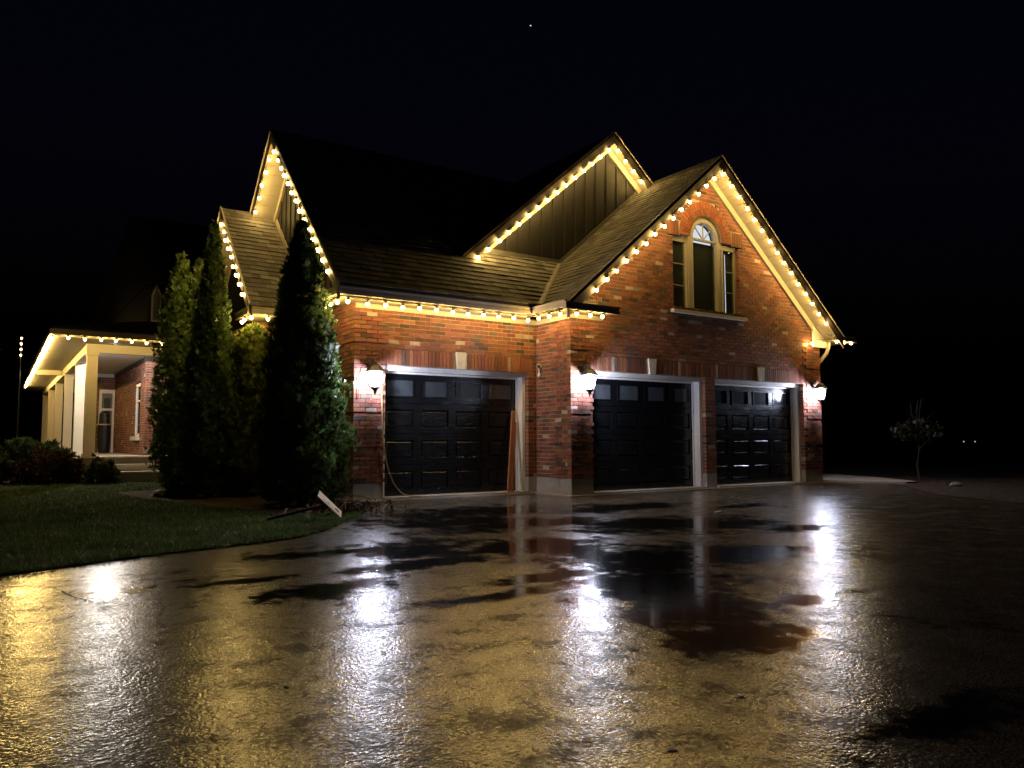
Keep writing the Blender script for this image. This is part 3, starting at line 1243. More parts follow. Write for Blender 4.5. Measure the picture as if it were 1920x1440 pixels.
for s, xf in ((-1, 3.32), (1, 11.56)):
    rake((xf, YR, roofC(xf)), (7.44, YR, 6.9), (0, -1, 0), DC - YR, start=0.10 if s < 0 else 0.075)
rake((2.33, YGR, roofG(2.33)), (6.22, YGR, 7.82), (0, -1, 0), YG - YGR, start=0.03)
rake((7.38, YGR, roofG(7.38)), (6.22, YGR, 7.82), (0, -1, 0), YG - YGR)
rake((XRK, EY - .02, roofA(EY - .02)), (XRK, 3.33, 7.3), (-1, 0, 0), -XRK, start=.08)
rake((XRK, 4.72, roofA(4.72)), (XRK, 3.33, 7.3), (-1, 0, 0), -XRK)
rake((XW, YE, roofW(YE)), (XW, 4.7, 5.94), (-1, 0, 0), -XW - .7, start=.08)
rake((XW, 7.12, roofW(7.12)), (XW, 4.7, 5.94), (-1, 0, 0), -XW - .7, start=.08)


# ---------------------------------------------------------------- eaves and gutters
def gutter(p0, p1, out, mname='gutter', name='gutter', h=0.13, dpt=0.10):
    """K-style gutter from p0 to p1 (points at the back top edge)"""
    p0, p1, out = Vector(p0), Vector(p1), Vector(out)
    up = Vector((0, 0, 1))
    prof = [(0, 0), (dpt, 0), (dpt, -.02), (dpt - .010, -.026), (dpt - .012, -.05), (dpt - .004, -.075), (dpt - .004, -h), (0, -h)]
    b = MB()
    b.prism([p0 + out * a + up * c for a, c in prof], p1 - p0)
    return b.build(name, mname, house)


GZ = 3.475
gutter((XRK + .02, -.40, GZ), (XE - .03, -.40, GZ), (0, -1, 0))
gutter((-.40, .42, GZ), (-.40, -.402, GZ), (-1, 0, 0))
gutter((XE + .06, -.40, GZ), (XE + .06, YR + .01, GZ), (-1, 0, 0))
# soffit boards under the eaves
boxpart('eave_soffit', 'soffit', house, -.40, XE + .05, -.40, -.002, EAVE_Z - .012, EAVE_Z)
boxpart('eave_soffit', 'soffit', house, -.40, -.018, .0, .42, EAVE_Z - .012, EAVE_Z)
boxpart('eave_soffit', 'soffit', house, XE + .06, XAB - .018, YR + .02, -.42, EAVE_Z - .013, EAVE_Z - .001)
boxpart('eave_frieze', 'trim', house, 0.0, XAB - .03, -.028, -.017, EAVE_Z - .10, EAVE_Z - .013)
boxpart('eave_frieze', 'trim', house, XAB - .03, XAB - .017, DC, -.03, EAVE_Z - .10, EAVE_Z - .014)
boxpart('eave_fascia', 'fascia', house, -.39, XE + .05, -.39, -.36, EAVE_Z + .001, GZ + .03)
# left box return of the gable: little roof, gutter, soffit
b = MB()
b.prism([(XE + .05, YR + .02, EAVE_Z + .03), (4.46, YR + .02, EAVE_Z + .03), (4.20, DC - .02, EAVE_Z + .26), (XE + .3, DC - .02, EAVE_Z + .26)], (0, .0, -.03))
b.build('return_roof', 'flashing', house)
gutter((XE - .05, YR + .04, GZ - .04), (4.50, YR + .04, GZ - .04), (0, -1, 0), 'fascia')
boxpart('eave_soffit', 'soffit', house, XAB - .016, 4.46, YR + .04, DC - .03, EAVE_Z - .012, EAVE_Z)
boxpart('eave_frieze', 'trim', house, XAB - .016, 4.46, DC - .028, DC - .019, EAVE_Z - .09, EAVE_Z - .013)
# right box return with its bracket
b = MB()
b.prism([(10.92, DC - .02, 3.66), (11.42, DC - .02, EAVE_Z + .02), (11.42, DC - .02, 3.18), (10.92, DC - .02, 3.18)], (0, -.05, 0))
b.build('return_panel', 'white_paint', house)
b = MB()
b.prism([(11.2, YR + .02, EAVE_Z + .06), (12.06, YR + .02, EAVE_Z + .06), (11.56, DC + .02, EAVE_Z + .25), (11.2, DC + .02, EAVE_Z + .25)], (0, 0, -.03))
b.build('return_roof', 'flashing', house)
gutter((11.25, YR + .10, GZ - .03), (12.10, YR + .10, GZ - .03), (0, -1, 0), 'fascia')
boxpart('eave_soffit', 'soffit', house, 11.25, 12.06, YR + .11, DC + .5, EAVE_Z - .012, EAVE_Z)
gutter((11.55, DC + .5, GZ - .02), (11.55, 5.8, GZ - .02), (1, 0, 0))
# right wall (kept plain, it is never seen)
boxpart('side_wall', 'mortar', house, XCR - .12, XCR - .02, DC + .1, 6.0, -.03, 3.5)
# downspout at the right corner
b = MB()
b.tube([(11.36, DC - .16, 3.30), (11.38, DC - .13, 3.18), (11.36, DC - .09, 3.05), (11.28, DC + .03, 2.86), (11.245, DC + .08, 2.72), (11.245, DC + .09, 0.1)], .042, 8)
b.build('downspout', 'gutter', house, True)
# wing eave
gutter((XW + .02, YE + .03, GZ), (-.02, YE + .03, GZ), (0, -1, 0), 'trim')
boxpart('eave_soffit', 'soffit', house, XW + .03, -.002, YE + .035, 3.04, EAVE_Z - .012, EAVE_Z)
gutter((XW + .06, 3.2, GZ), (XW + .06, YE + .031, GZ), (-1, 0, 0), 'trim')
boxpart('eave_fascia', 'fascia', house, XW + .03, -.01, YE + .036, YE + .06, EAVE_Z + .001, GZ + .03)
# downspout and pipe on the wing wall
b = MB()
b.tube([(-.40, YE + .0, GZ - .1), (-.42, YE + .06, 3.2), (-.50, 2.85, 2.95), (-.53, 2.98, 2.85), (-.53, 2.98, .1)], .045, 8)
b.build('downspout', 'trim', house, True)
b = MB()
b.tube([(-.64, 3.01, 2.75), (-.64, 3.01, .1)], .018, 8)
b.build('conduit', 'red_plastic', house, True)
for z in (2.72, 2.45):
    boxpart('pipe_clip', 'white_plastic', house, -.675, -.605, 2.975, 3.045, z, z + .04)

# ---------------------------------------------------------------- main block and porch, far left
PF = 0.60
MX, MY = -1.40, 12.05


def plain_brick(org, U, Nn, z0, z1, u1, holes=()):
    return brick_wall(org, U, Nn, z0, z1, rect_iv(0, u1, list(holes)), collect=False)


plain_brick((MX, 19.0, 0), (0, -1, 0), (-1, 0, 0), PF, 3.3, 6.85, [(19.0 - 14.0, 19.0 - 13.0, 1.15, 2.75)])
plain_brick((MX, MY, 0), (1, 0, 0), (0, -1, 0), PF, 3.3, 2.0)
plain_brick((-1.95, 19.0, 0), (1, 0, 0), (0, -1, 0), PF, 3.3, .548)
plain_brick((-1.95, 26.0, 0), (0, -1, 0), (-1, 0, 0), PF, 3.3, 6.85, [(3.6, 4.8, 1.15, 2.75)])
boxpart('upper_wall', 'siding', house, MX - .02, 9.0, MY - .01, 25.0, 3.31, 5.6)
b = MB()
b.prism([(MX - .45, MY - .5, 5.5), (9.4, MY - .5, 5.5), (9.4, 15.6, 8.45), (MX - .1, 15.6, 8.45)], dn)
b.build('roof', 'roof_deck', house)
b = MB()
b.prism([(MX - .1, 15.6, 8.45), (9.4, 15.6, 8.45), (9.4, 25.5, 5.5), (MX - .45, 25.5, 5.5)], dn)
b.build('roof', 'roof_deck', house)
b = MB()
b.prism([(MX - .05, MY, 5.55), (MX - .05, 25.0, 5.55), (MX - .05, 15.6, 8.4)], (.1, 0, 0))
b.build('gable_wall', 'siding', house)
# narrow pointed window on the dark upper wall
pw_ = empty('pointed_window', (-1.2, MY - .02, 4.45))
pw_.parent = house
b = MB()
b.prism([(-.13, 0, 0), (.13, 0, 0), (.13, 0, .78), (0, 0, 1.15), (-.13, 0, .78)], (0, -.05, 0))
b.build('frame', 'white_paint', pw_)
b = MB()
b.prism([(-.085, -.052, .06), (.085, -.052, .06), (.085, -.052, .75), (0, -.052, 1.0), (-.085, -.052, .75)], (0, -.006, 0))
b.build('pane', 'pane_glass', pw_)


def side_window(x, y0, y1):
    wn_ = empty('window', (x, (y0 + y1) / 2, 1.15))
    wn_.parent = house
    h = (y1 - y0) / 2

    def q(name, m, *a):
        b = MB()
        b.box(*a)
        b.build(name, m, wn_)
    q('frame', 'white_paint', .02, .08, -h, -h + .09, 0.002, 1.598)
    q('frame', 'white_paint', .02, .08, h - .09, h, 0.002, 1.598)
    q('frame', 'white_paint', .02, .08, -h + .091, h - .091, 1.5, 1.598)
    q('frame', 'white_paint', .02, .08, -h + .091, h - .091, .002, .09)
    q('sash_rail', 'white_paint', .03, .07, -h + .091, h - .091, 1.04, 1.09)
    q('pane', 'pane_glass', .05, .055, -h + .091, h - .091, .091, 1.499)
    q('blind', 'blind', .088, .092, -h, h, .0, 1.6)
    q('sill', 'stone', -.10, .04, -h - .12, h + .12, -.12, .0)


side_window(MX, 13.0, 14.0)
side_window(-1.95, 21.2, 22.4)
# entry door in the recess, facing the steps
ed = empty('entry_door', (-1.6, 18.98, PF))
ed.parent = house
for nm, m, a in (('frame', 'white_paint', (-.30, -.22, -.08, -.01, 0, 2.25)), ('frame', 'white_paint', (.12, .19, -.08, -.01, 0, 2.25)), ('frame', 'white_paint', (-.22, .12, -.08, -.01, 2.12, 2.25)),
                 ('leaf', 'entry_door', (-.219, .119, -.06, -.015, 0, 2.119)), ('pane', 'pane_glass', (-.15, .06, -.068, -.061, 1.0, 1.95)), ('rail', 'white_paint', (-.219, .119, -.075, -.0685, 1.5, 1.58))):
    b = MB()
    b.box(*a)
    b.build(nm, m, ed)
# porch slab, steps, ceiling, beams, columns, roof
PX0, PX1, PY0 = -3.3, -1.3, 9.46
boxpart('porch_floor', 'concrete', house, PX0, PX1 + 1.2, PY0, 33.0, 0.0, PF)
for i, (y0, y1, zt) in enumerate(((9.14, PY0 - .002, .44), (8.80, 9.138, .27))):
    b = MB()
    b.box(-2.75, -1.1, y0, y1, -.03, zt - .05)
    b.box(-2.78, -1.07, y0 - .03, y1, zt - .049, zt)
    b.build('step', 'step_stone', house)
boxpart('porch_stoop', 'step_stone', house, -2.85, -1.0, PY0 - .05, PY0 + .5, PF + .001, PF + .035)
cols_y = [9.75, 13.0, 17.1, 21.8, 26.6, 31.5]
for y in cols_y:
    c = empty('porch_column', (-2.98, y, PF))
    c.parent = house
    for nm, a in (('shaft', (-.12, .12, -.12, .12, .10, 2.55)), ('base', (-.15, .15, -.15, .15, 0.001, .099)), ('capital', (-.14, .14, -.14, .14, 2.551, 2.62))):
        b = MB()
        b.box(*a)
        b.build(nm, 'cream_paint', c)
boxpart('porch_beam', 'cream_paint', house, -3.11, -2.85, 9.88, 32.0, 3.225, 3.44)
boxpart('porch_beam', 'cream_paint', house, -3.12, .0, 9.62, 9.879, 3.222, 3.44)
boxpart('porch_beam', 'cream_paint', house, -2.849, -1.42, 19.2, 19.4, 3.23, 3.44)
boxpart('porch_ceiling', 'white_paint', house, -2.849, 0.5, 9.88, 32.0, 3.442, 3.46)
boxpart('porch_soffit', 'soffit', house, -3.88, -3.121, 8.45, 32.0, 3.45, 3.462)
boxpart('porch_soffit', 'soffit', house, -3.12, 0.3, 8.45, 9.619, 3.45, 3.462)
boxpart('porch_cross_trim', 'cream_paint', house, -3.9, -3.121, 18.6, 18.8, 3.28, 3.449)
gutter((-3.98, 8.46, 3.60), (.2, 8.46, 3.60), (0, -1, 0), 'trim')
gutter((-3.88, 32, 3.60), (-3.88, 8.462, 3.60), (-1, 0, 0), 'trim')
b = MB()
b.prism([(-3.9, 8.44, 3.61), (.3, 8.44, 3.61), (.3, 12.0, 4.4), (-1.5, 12.0, 4.4), (-1.5, 32, 4.4), (-3.9, 32, 3.61)], (0, 0, .05))
b.build('porch_roof', 'roof_deck', house)
# recessed light in the porch ceiling
pl_ = empty('porch_ceiling_light', (-2.35, 11.2, 3.442))
tag(pl_, 'small round white ceiling light lit inside the porch', 'lamp')
b = MB()
b.lathe([(.11, -.012), (.11, -.001)], 16)
b.build('trim_ring', 'white_plastic', pl_)
b = MB()
b.lathe([(.03, -.05), (.075, -.035), (.08, -.0125)], 16)
b.build('lens', 'porch_glow', pl_)
lamp('porch_lamp', WHITE, PORCH_POWER, .02, pl_, (0, 0, -.03))
# vent panel on that ceiling
boxpart('ceiling_vent', 'gutter', house, -2.2, -1.85, 10.3, 10.6, 3.425, 3.441)

# dark urn / bin by the entry
bn = empty('porch_bin', (-1.85, 17.6, PF))
tag(bn, 'tall black bin with a tan rim standing by the porch door', 'bin')
b = MB()
b.lathe([(.16, 0), (.19, .2), (.21, .9), (.21, .95)], 12)
b.build('body', 'dark_plastic', bn)
b = MB()
b.lathe([(.225, .951), (.235, .97), (.225, 1.0)], 12)
b.build('rim', 'cord', bn)
b = MB()
b.lathe([(.17, 1.001), (.16, 1.35), (.10, 1.42)], 12)
b.build('bag', 'dark_plastic', bn)

# ------------------------------------------------------------------ wall lanterns
def lantern(x, y, z, label):
    L_ = empty('wall_lantern', (x, y, z))
    tag(L_, label, 'lantern', 'coach lanterns beside the garage doors')
    b = MB()
    b.lathe([(.001, 0), (.05, 0.0), (.05, .016), (.03, .022)], 12)
    for i, (vx, vy, vz) in enumerate(b.v):
        b.v[i] = (vx * .9, -vz + .0, vy * 1.7 + .17)
    b.build('wall_plate', 'black_metal', L_)
    b = MB()
    b.tube([(0, -.015, .16), (0, -.05, .235), (0, -.11, .27), (0, -.165, .262), (0, -.19, .235)], .011, 6)
    b.tube([(0, -.02, .10), (0, -.05, .13), (0, -.075, .20), (0, -.10, .262)], .007, 6)
    b.build('scroll_arm', 'black_metal', L_)
    oy = -.19
    b = MB()
    b.lathe([(.012, .245), (.02, .232), (.012, .22), (.035, .205), (.075, .18), (.105, .145), (.135, .115), (.138, .105), (.12, .10)], 6, (0, oy, 0))
    b.build('roof_cap', 'black_metal', L_)
    rt, rb, zt, zb = .112, .062, .10, -.115
    for i in range(6):
        t = 2 * math.pi * (i + .5) / 6
        b = MB()
        b.tube([(rt * math.cos(t), oy + rt * math.sin(t), zt), (rb * math.cos(t), oy + rb * math.sin(t), zb)], .0055, 4)
        b.build('cage_bar', 'black_metal', L_)
        t2 = 2 * math.pi * (i + 1.5) / 6
        b = MB()
        k = .985
        b.poly([(k * rt * math.cos(t), oy + k * rt * math.sin(t), zt), (k * rt * math.cos(t2), oy + k * rt * math.sin(t2), zt),
                (k * rb * math.cos(t2), oy + k * rb * math.sin(t2), zb), (k * rb * math.cos(t), oy + k * rb * math.sin(t), zb)])
        b.build('pane', 'lamp_glass', L_)
    b = MB()
    b.lathe([(.066, -.115), (.07, -.125), (.045, -.14), (.02, -.165), (.026, -.18), (.014, -.195), (.004, -.225)], 6, (0, oy, 0))
    b.build('base_finial', 'black_metal', L_)
    for s in (-1, 1):
        b = MB()
        b.tube([(s * .045, oy, -.13), (s * .085, oy, -.11), (s * .105, oy, -.06), (s * .115, oy, -.03)], .005, 5)
        b.build('leaf_scroll', 'black_metal', L_)
    b = MB()
    b.lathe([(.02, -.105), (.045, -.09), (.06, -.03), (.075, .04), (.075, .075), (.03, .09)], 10, (0, oy, 0))
    b.build('light_core', 'lantern_glow', L_, True)
    lamp('lantern_lamp', COOL, LANTERN_POWER, .05, L_, (0, oy, 0.0))
    L_.scale = (1.2, 1.2, 1.2)
    return L_


lantern(0.262, -.017, 2.03, 'lit black coach lantern left of the garage door with planks leaning')
lantern(3.955, DC - .017, 2.06, 'lit black coach lantern on the pier between two garage doors, near the security camera')
lantern(10.86, DC - .017, 2.06, 'lit black coach lantern at the house corner beside the downspout')

# ------------------------------------------------------------------ string lights
bulb_me = None


def bulb_meshes():
    b = MB()
    b.lathe([(.004, -.046), (.020, -.040), (.031, -.020), (.033, 0.0), (.027, .018), (.016, .026)], 8)
    g = b.mesh('bulb', 'bulb_glow', True)
    b = MB()
    b.lathe([(.024, .014), (.030, .022), (.026, .045), (.014, .060), (.009, .066)], 6)
    s = b.mesh('socket', 'wire_green')
    return g, s


BULB, SOCK = bulb_meshes()
BULB_LIGHT = bpy.data.lights.new('bulb_lamp', 'POINT')
BULB_LIGHT.color = WARM
BULB_LIGHT.energy = STRING_POWER
BULB_LIGHT.shadow_soft_size = .018


def string(points, label, sag=0.02, lead=None):
    t = empty('string_lights', points[0])
    tag(t, label, 'string lights', 'warm light strings along the roof edges')
    p0 = Vector(points[0])
    cable = []
    for i, p in enumerate(points):
        p = Vector(p)
        o = link('bulb', BULB, t, p - p0)
        o.rotation_euler = (rnd.uniform(-.2, .2), rnd.uniform(-.2, .2), rnd.uniform(0, 3))
        sck = link('socket', SOCK, o)
        link('bulb_lamp', BULB_LIGHT, o, (0, 0, -.008))
        cable.append(p - p0 + Vector((0, 0, .066)))
        if i < len(points) - 1:
            q = Vector(points[i + 1])
            cable.append((p + q) / 2 - p0 + Vector((rnd.uniform(-.01, .01), rnd.uniform(-.01, .01), .066 - rnd.uniform(0, sag))))
    if lead:
        cable = [Vector(q) - p0 for q in lead] + cable
    b = MB()
    b.tube(cable, .0045, 5)
    b.build('cable', 'wire_green', t)
    return t


def line(a, c, n, jit=0.012):
    a, c = Vector(a), Vector(c)
    return [tuple(a + (c - a) * (i / (n - 1)) + Vector([rnd.uniform(-jit, jit) for _ in range(3)])) for i in range(n)]


string(line((3.986, -1.515, 3.727), (7.184, -1.515, 6.394), 14), 'warm bulb string climbing the left edge of the brick gable above the arched window',
       lead=[(3.95, -1.55, 3.40), (3.94, -1.56, 3.52), (3.93, -1.53, 3.66)])
string(line((7.445, -1.515, 6.538), (10.84, -1.515, 3.684), 15), 'warm bulb string down the right edge of the brick gable above the arched window')
string(line((2.672, .445, 4.533), (6.043, .445, 7.381), 15), 'long warm bulb string up the dark board-and-batten gable behind the brick gable')
string(line((6.278, .445, 7.429), (6.997, .445, 6.851), 4), 'short warm bulb string of four on the right edge of the board-and-batten gable')
string(line((XRK - .015, 3.051, 6.768), (XRK - .015, -.036, 3.78), 14), 'warm bulb string on the steep end gable, running down toward the nearest cedar')
string(line((XRK, 3.45, 6.765), (XRK, 4.30, 5.886), 5), 'short warm bulb string of five on the back edge of the steep end gable')
string(line((XW - .015, 4.612, 5.585), (XW - .015, 2.775, 3.795), 9), 'warm bulb string down the edge of the small wing roof behind the cedars')
string([(-1.15, 2.7, 3.25), (-1.175, 2.42, 3.25), (-1.10, 2.24, 3.275), (-.80, 2.24, 3.275), (-.50, 2.24, 3.275)], 'warm bulb string under the gutter of the small wing roof')
string([(-.44, .25, 3.25), (-.44, -.03, 3.25), (-.43, -.30, 3.245)] + line((-.29, -.425, 3.25), (3.22, -.425, 3.25), 12)
       + [(3.315, -.651, 3.26), (3.315, -.97, 3.255), (3.315, -1.296, 3.25)], 'warm bulb string under the gutter above the garage door with the planks')
string(line((3.53, -1.49, 3.25), (4.13, -1.49, 3.24), 3), 'three warm bulbs under the boxed return beside the brick gable, left of the arched window')
string([(10.76, DC - .12, 3.255), (11.30, -1.48, 3.30), (11.60, -1.48, 3.30), (11.88, -1.48, 3.30)], 'four warm bulbs under the boxed return above the corner downspout')
string(line((-3.607, 8.40, 3.41), (-1.60, 8.40, 3.41), 7), 'warm bulb string along the front gutter of the columned porch')
string(line((-3.92, 8.55, 3.41), (-3.92, 18.2, 3.41), 32), 'dense warm bulb string along the long side gutter of the columned porch', lead=None)
string(line((-3.92, 18.9, 3.40), (-3.92, 28.0, 3.40), 30), 'dense warm bulb string on the far stretch of the long porch gutter')
# slim pole with four bulbs beyond the porch
pp = empty('lit_pole', (-4.30, 20.0, 0))
tag(pp, 'thin dark pole carrying four stacked warm bulbs beyond the porch roof', 'pole')
b = MB()
b.tube([(0, 0, -.03), (0, 0, 4.1), (0, 0, 4.85)], [.03, .02, .012], 6)
b.build('shaft', 'black_metal', pp)
for z in (4.05, 4.25, 4.45, 4.65):
    o = link('bulb', BULB, pp, (0.0, -.06, z))
    link('socket', SOCK, o)
    link('bulb_lamp', BULB_LIGHT, o, (0, 0, -.008))

# ------------------------------------------------------------------ small things by the garage
sc_ = empty('security_camera', (3.70, -.143, 2.42))
tag(sc_, 'small white security camera with black lens in the inner brick corner', 'camera')
b = MB()
b.lathe([(.001, 0), (.045, 0), (.05, .05), (.035, .075)], 12)
for i, v in enumerate(b.v):
    b.v[i] = (-v[2], v[0], v[1])
b.build('housing', 'white_plastic', sc_, True)
b = MB()
b.lathe([(.001, .076), (.036, .076), (.026, .090)], 12)
for i, v in enumerate(b.v):
    b.v[i] = (-v[2], v[0], v[1])
b.build('lens', 'dark_plastic', sc_, True)
sc_.children[0].rotation_euler = sc_.children[1].rotation_euler = (0, 0, math.radians(38))
for nm, m, a in (('bracket', 'white_plastic', (-.02, 0, -.012, .012, -.13, -.04)), ('junction_box', 'white_plastic', (-.03, 0, -.035, .035, -.19, -.131))):
    b = MB()
    b.box(*a)
    b.build(nm, m, sc_)


def plank(name, top, bot, wd, th, label, m='lumber'):
    top, bot = Vector(top), Vector(bot)
    d = (top - bot)
    side = Vector((1, 0.15, 0)).normalized() * wd
    bk = d.normalized().cross(side).normalized() * th
    b = MB()
    b.slab([Vector((0, 0, 0)), d, d + side, side], bk)
    o = b.build(name, m)
    o.location = bot
    tag(o, label, 'plank', 'planks leaning in the garage doorway')
    return o


plank('plank', (3.31, .22, 1.58), (3.07, .02, .052), .085, .03, 'tall reddish plank leaning against the garage door frame')
plank('plank', (3.37, .24, 1.36), (3.20, .06, .052), .05, .028, 'shorter narrow plank tucked behind the tall reddish plank')

# extension cord hanging down beside door 1
b = MB()
pts = [(.475, -.03, 2.02), (.485, -.035, 1.6), (.50, -.04, 1.1), (.53, -.05, .8), (.60, -.06, .5), (.70, -.07, .28), (.82, -.08, .13), (.95, -.08, .07), (1.08, -.085, .062), (1.2, -.1, .06)]
fine = []
for i in range(len(pts) - 1):
    for k in range(4):
        fine.append(Vector(pts[i]).lerp(Vector(pts[i + 1]), k / 4))
fine.append(Vector(pts[-1]))
for _ in range(3):
    fine = [fine[0]] + [(fine[i - 1] + fine[i] * 2 + fine[i + 1]) / 4 for i in range(1, len(fine) - 1)] + [fine[-1]]
b.tube(fine, .010, 7)
tag(b.build('extension_cord', 'cord', None, True), 'tan extension cord hanging beside the garage door and trailing on its sill', 'cord')
b = MB()
pts = [(.262, -.03, 2.27), (.17, -.05, 2.25), (.11, -.05, 2.14), (.07, -.045, 2.0), (.055, -.04, 1.86), (.055, -.035, 1.72)]
b.tube(pts, .006, 6)
tag(b.build('lamp_cable', 'black_metal', None, True), 'thin black cable curving from the lantern down the brick beside the cedar', 'cable')

# flat-bladed tool lying on the lawn
tl = empty('lawn_tool', (-1.22, -2.55, .02))
tag(tl, 'pale flat-bladed tool with dark handle and red collar lying on the lawn', 'garden tool')
C_ = Vector((-1.22, -2.55, .02))
q = [Vector((-1.235, -2.62, .03)), Vector((-1.16, -2.45, .09)), Vector((-1.40, -2.28, .36)), Vector((-1.475, -2.43, .30))]
b = MB()
nq = (q[1] - q[0]).cross(q[3] - q[0]).normalized()
b.slab([p - C_ for p in q], nq * .012)
b.build('blade', 'board', tl)
for fu, fv, sz in ((.45, .66, .035), (.5, .2, .022)):
    c0 = q[0] + (q[1] - q[0]) * fu + (q[3] - q[0]) * fv - C_
    e1, e2 = (q[1] - q[0]).normalized() * sz, (q[3] - q[0]).normalized() * sz * 1.5
    for sgn in (1, -1):
        bb = MB()
        base = c0 + (nq * .0135 if sgn > 0 else -nq * .0015)
        bb.slab([base - e1 - e2, base + e1 - e2, base + e1 + e2, base - e1 + e2], nq * .002 * sgn)
        bb.build('slot', 'dark_plastic', tl)
b = MB()
b.tube([Vector((-1.33, -2.38, .20)) - C_, Vector((-1.47, -2.34, .155)) - C_], .022, 8)
b.build('collar', 'red_plastic', tl)
b = MB()
b.tube([Vector((-1.46, -2.345, .158)) - C_, Vector((-2.05, -2.25, .035)) - C_], .018, 8)
b.build('handle', 'dark_plastic', tl)

# paper scrap on the drive
b = MB()
b.box(-.06, .06, -.03, .03, 0, .012)
o = b.build('paper_scrap', 'white_plastic')
o.location = (3.55, -4.6, .002)
tag(o, 'small white scrap lying on the wet driveway', 'scrap')

# right-hand side: post, stones
po = empty('metal_post', (11.2, -5.45, 0))
tag(po, 'grey metal post at the edge of the dark bed beyond the driveway', 'post')
b = MB()
b.lathe([(.05, -.03), (.05, .30), (.045, .31)], 12)
b.build('shaft', 'steel', po, True)
b = MB()
b.lathe([(.06, .311), (.06, .34), (.03, .37)], 12)
b.build('cap', 'black_metal', po, True)


def rock(name, loc, s, label, seed):
    b = MB()
    r_ = random.Random(seed)
    b.lathe([(.3, 0), (.9, .1), (1, .35), (.75, .65), (.25, .8)], 9)
    b.v = [(x * s * r_.uniform(.8, 1.25), y * s * r_.uniform(.75, 1.2), z * s * r_.uniform(.8, 1.1)) for x, y, z in b.v]
    o = b.build(name, 'rock')
    o.location = loc
    tag(o, label, 'stone')


rock('stone', (12.25, -3.55, .0), .13, 'pale stone lying in the dark bed beyond the driveway', 3)
rock('stone', (-2.35, 3.0, .0), .22, 'rounded stone at the foot of the twin-topped cedar', 5)

# distant lights
for (px_, py_, lab) in ((1808, 848, 'faint distant yard light, the dimmer of a pair beyond the small tree'), (1829, 845, 'brighter distant yard light beyond the small tree')):
    D_ = 150.0
    dirv = FWD + RIGHT * (px_ - 960) / FPX - UP * (py_ - 720) / FPX
    p = CAM_POS + dirv * D_
    yl = empty('yard_light', (p[0], p[1], -.035))
    tag(yl, lab, 'yard light')
    h = max(.4, p[2] + .1)
    b = MB()
    b.tube([(0, 0, 0), (0, 0, h)], .06, 6)
    b.build('post', 'black_metal', yl)
    b = MB()
    b.lathe([(.05, h + .001), (.12, h + .08), (.12, h + .2), (.04, h + .26)], 8)
    b.build('lamp_head', 'far_lamp_glow', yl)
dirv = FWD + RIGHT * (995 - 960) / FPX - UP * (48 - 720) / FPX
b = MB()
b.lathe([(.1, -1), (.8, -.6), (1, 0), (.8, .6), (.1, 1)], 8)
o = b.build('star', 'star_glow')
o.location = CAM_POS + dirv * 1500
o.scale = (1.0, 1.0, 1.0)
tag(o, 'single faint bluish star in the night sky', 'star')

# ------------------------------------------------------------------ vegetation


def sprays(P, O, size, nleaf, base, aspect=0.22, spread=0.9, seed=1, face=None):
    """fans of narrow leaflets. P points (n,3), O outward dirs (n,3)"""
    g = np.random.default_rng(seed)
    n = len(P)
    O = O / np.linalg.norm(O, axis=1, keepdims=True)
    ref = g.normal(size=(n, 3))
    if face is not None:
        ref = face + ref * .42
    T = np.cross(O, ref)
    T /= np.linalg.norm(T, axis=1, keepdims=True)
    Vs, Fs, Cs = [], [], []
    sz = size * g.uniform(.6, 1.35, n)
    tint = g.uniform(.55, 1.45, (n, 1)) * np.array(base)[None, :] * g.uniform(.85, 1.15, (n, 3))
    nrm = np.cross(O, T)
    off = 0
    for k in range(nleaf):
        ang = (k / (nleaf - 1) - .5) * 2 * spread + g.uniform(-.2, .2, n)
        D = O * np.cos(ang)[:, None] + T * np.sin(ang)[:, None]
        W = np.cross(D, nrm)
        ln = (sz * g.uniform(.65, 1.1, n) * (1 - .35 * abs(k / (nleaf - 1) - .5)))[:, None]
        st = P + nrm * g.uniform(-.01, .01, n)[:, None]
        a = st
        mid = st + D * ln * .55
        tip = st + D * ln + nrm * (g.uniform(-.25, .15, n)[:, None] * ln)
        wd = ln * aspect
        V = np.stack([a, mid + W * wd, tip, mid - W * wd], axis=1).reshape(-1, 3)
        F = np.arange(n * 4).reshape(n, 4) + off
        off += n * 4
        Vs.append(V)
        Fs.append(F)
        c = np.repeat(np.concatenate([tint, np.ones((n, 1))], axis=1), 4, axis=0)
        Cs.append(c)
    return np.concatenate(Vs), np.concatenate(Fs), np.concatenate(Cs)


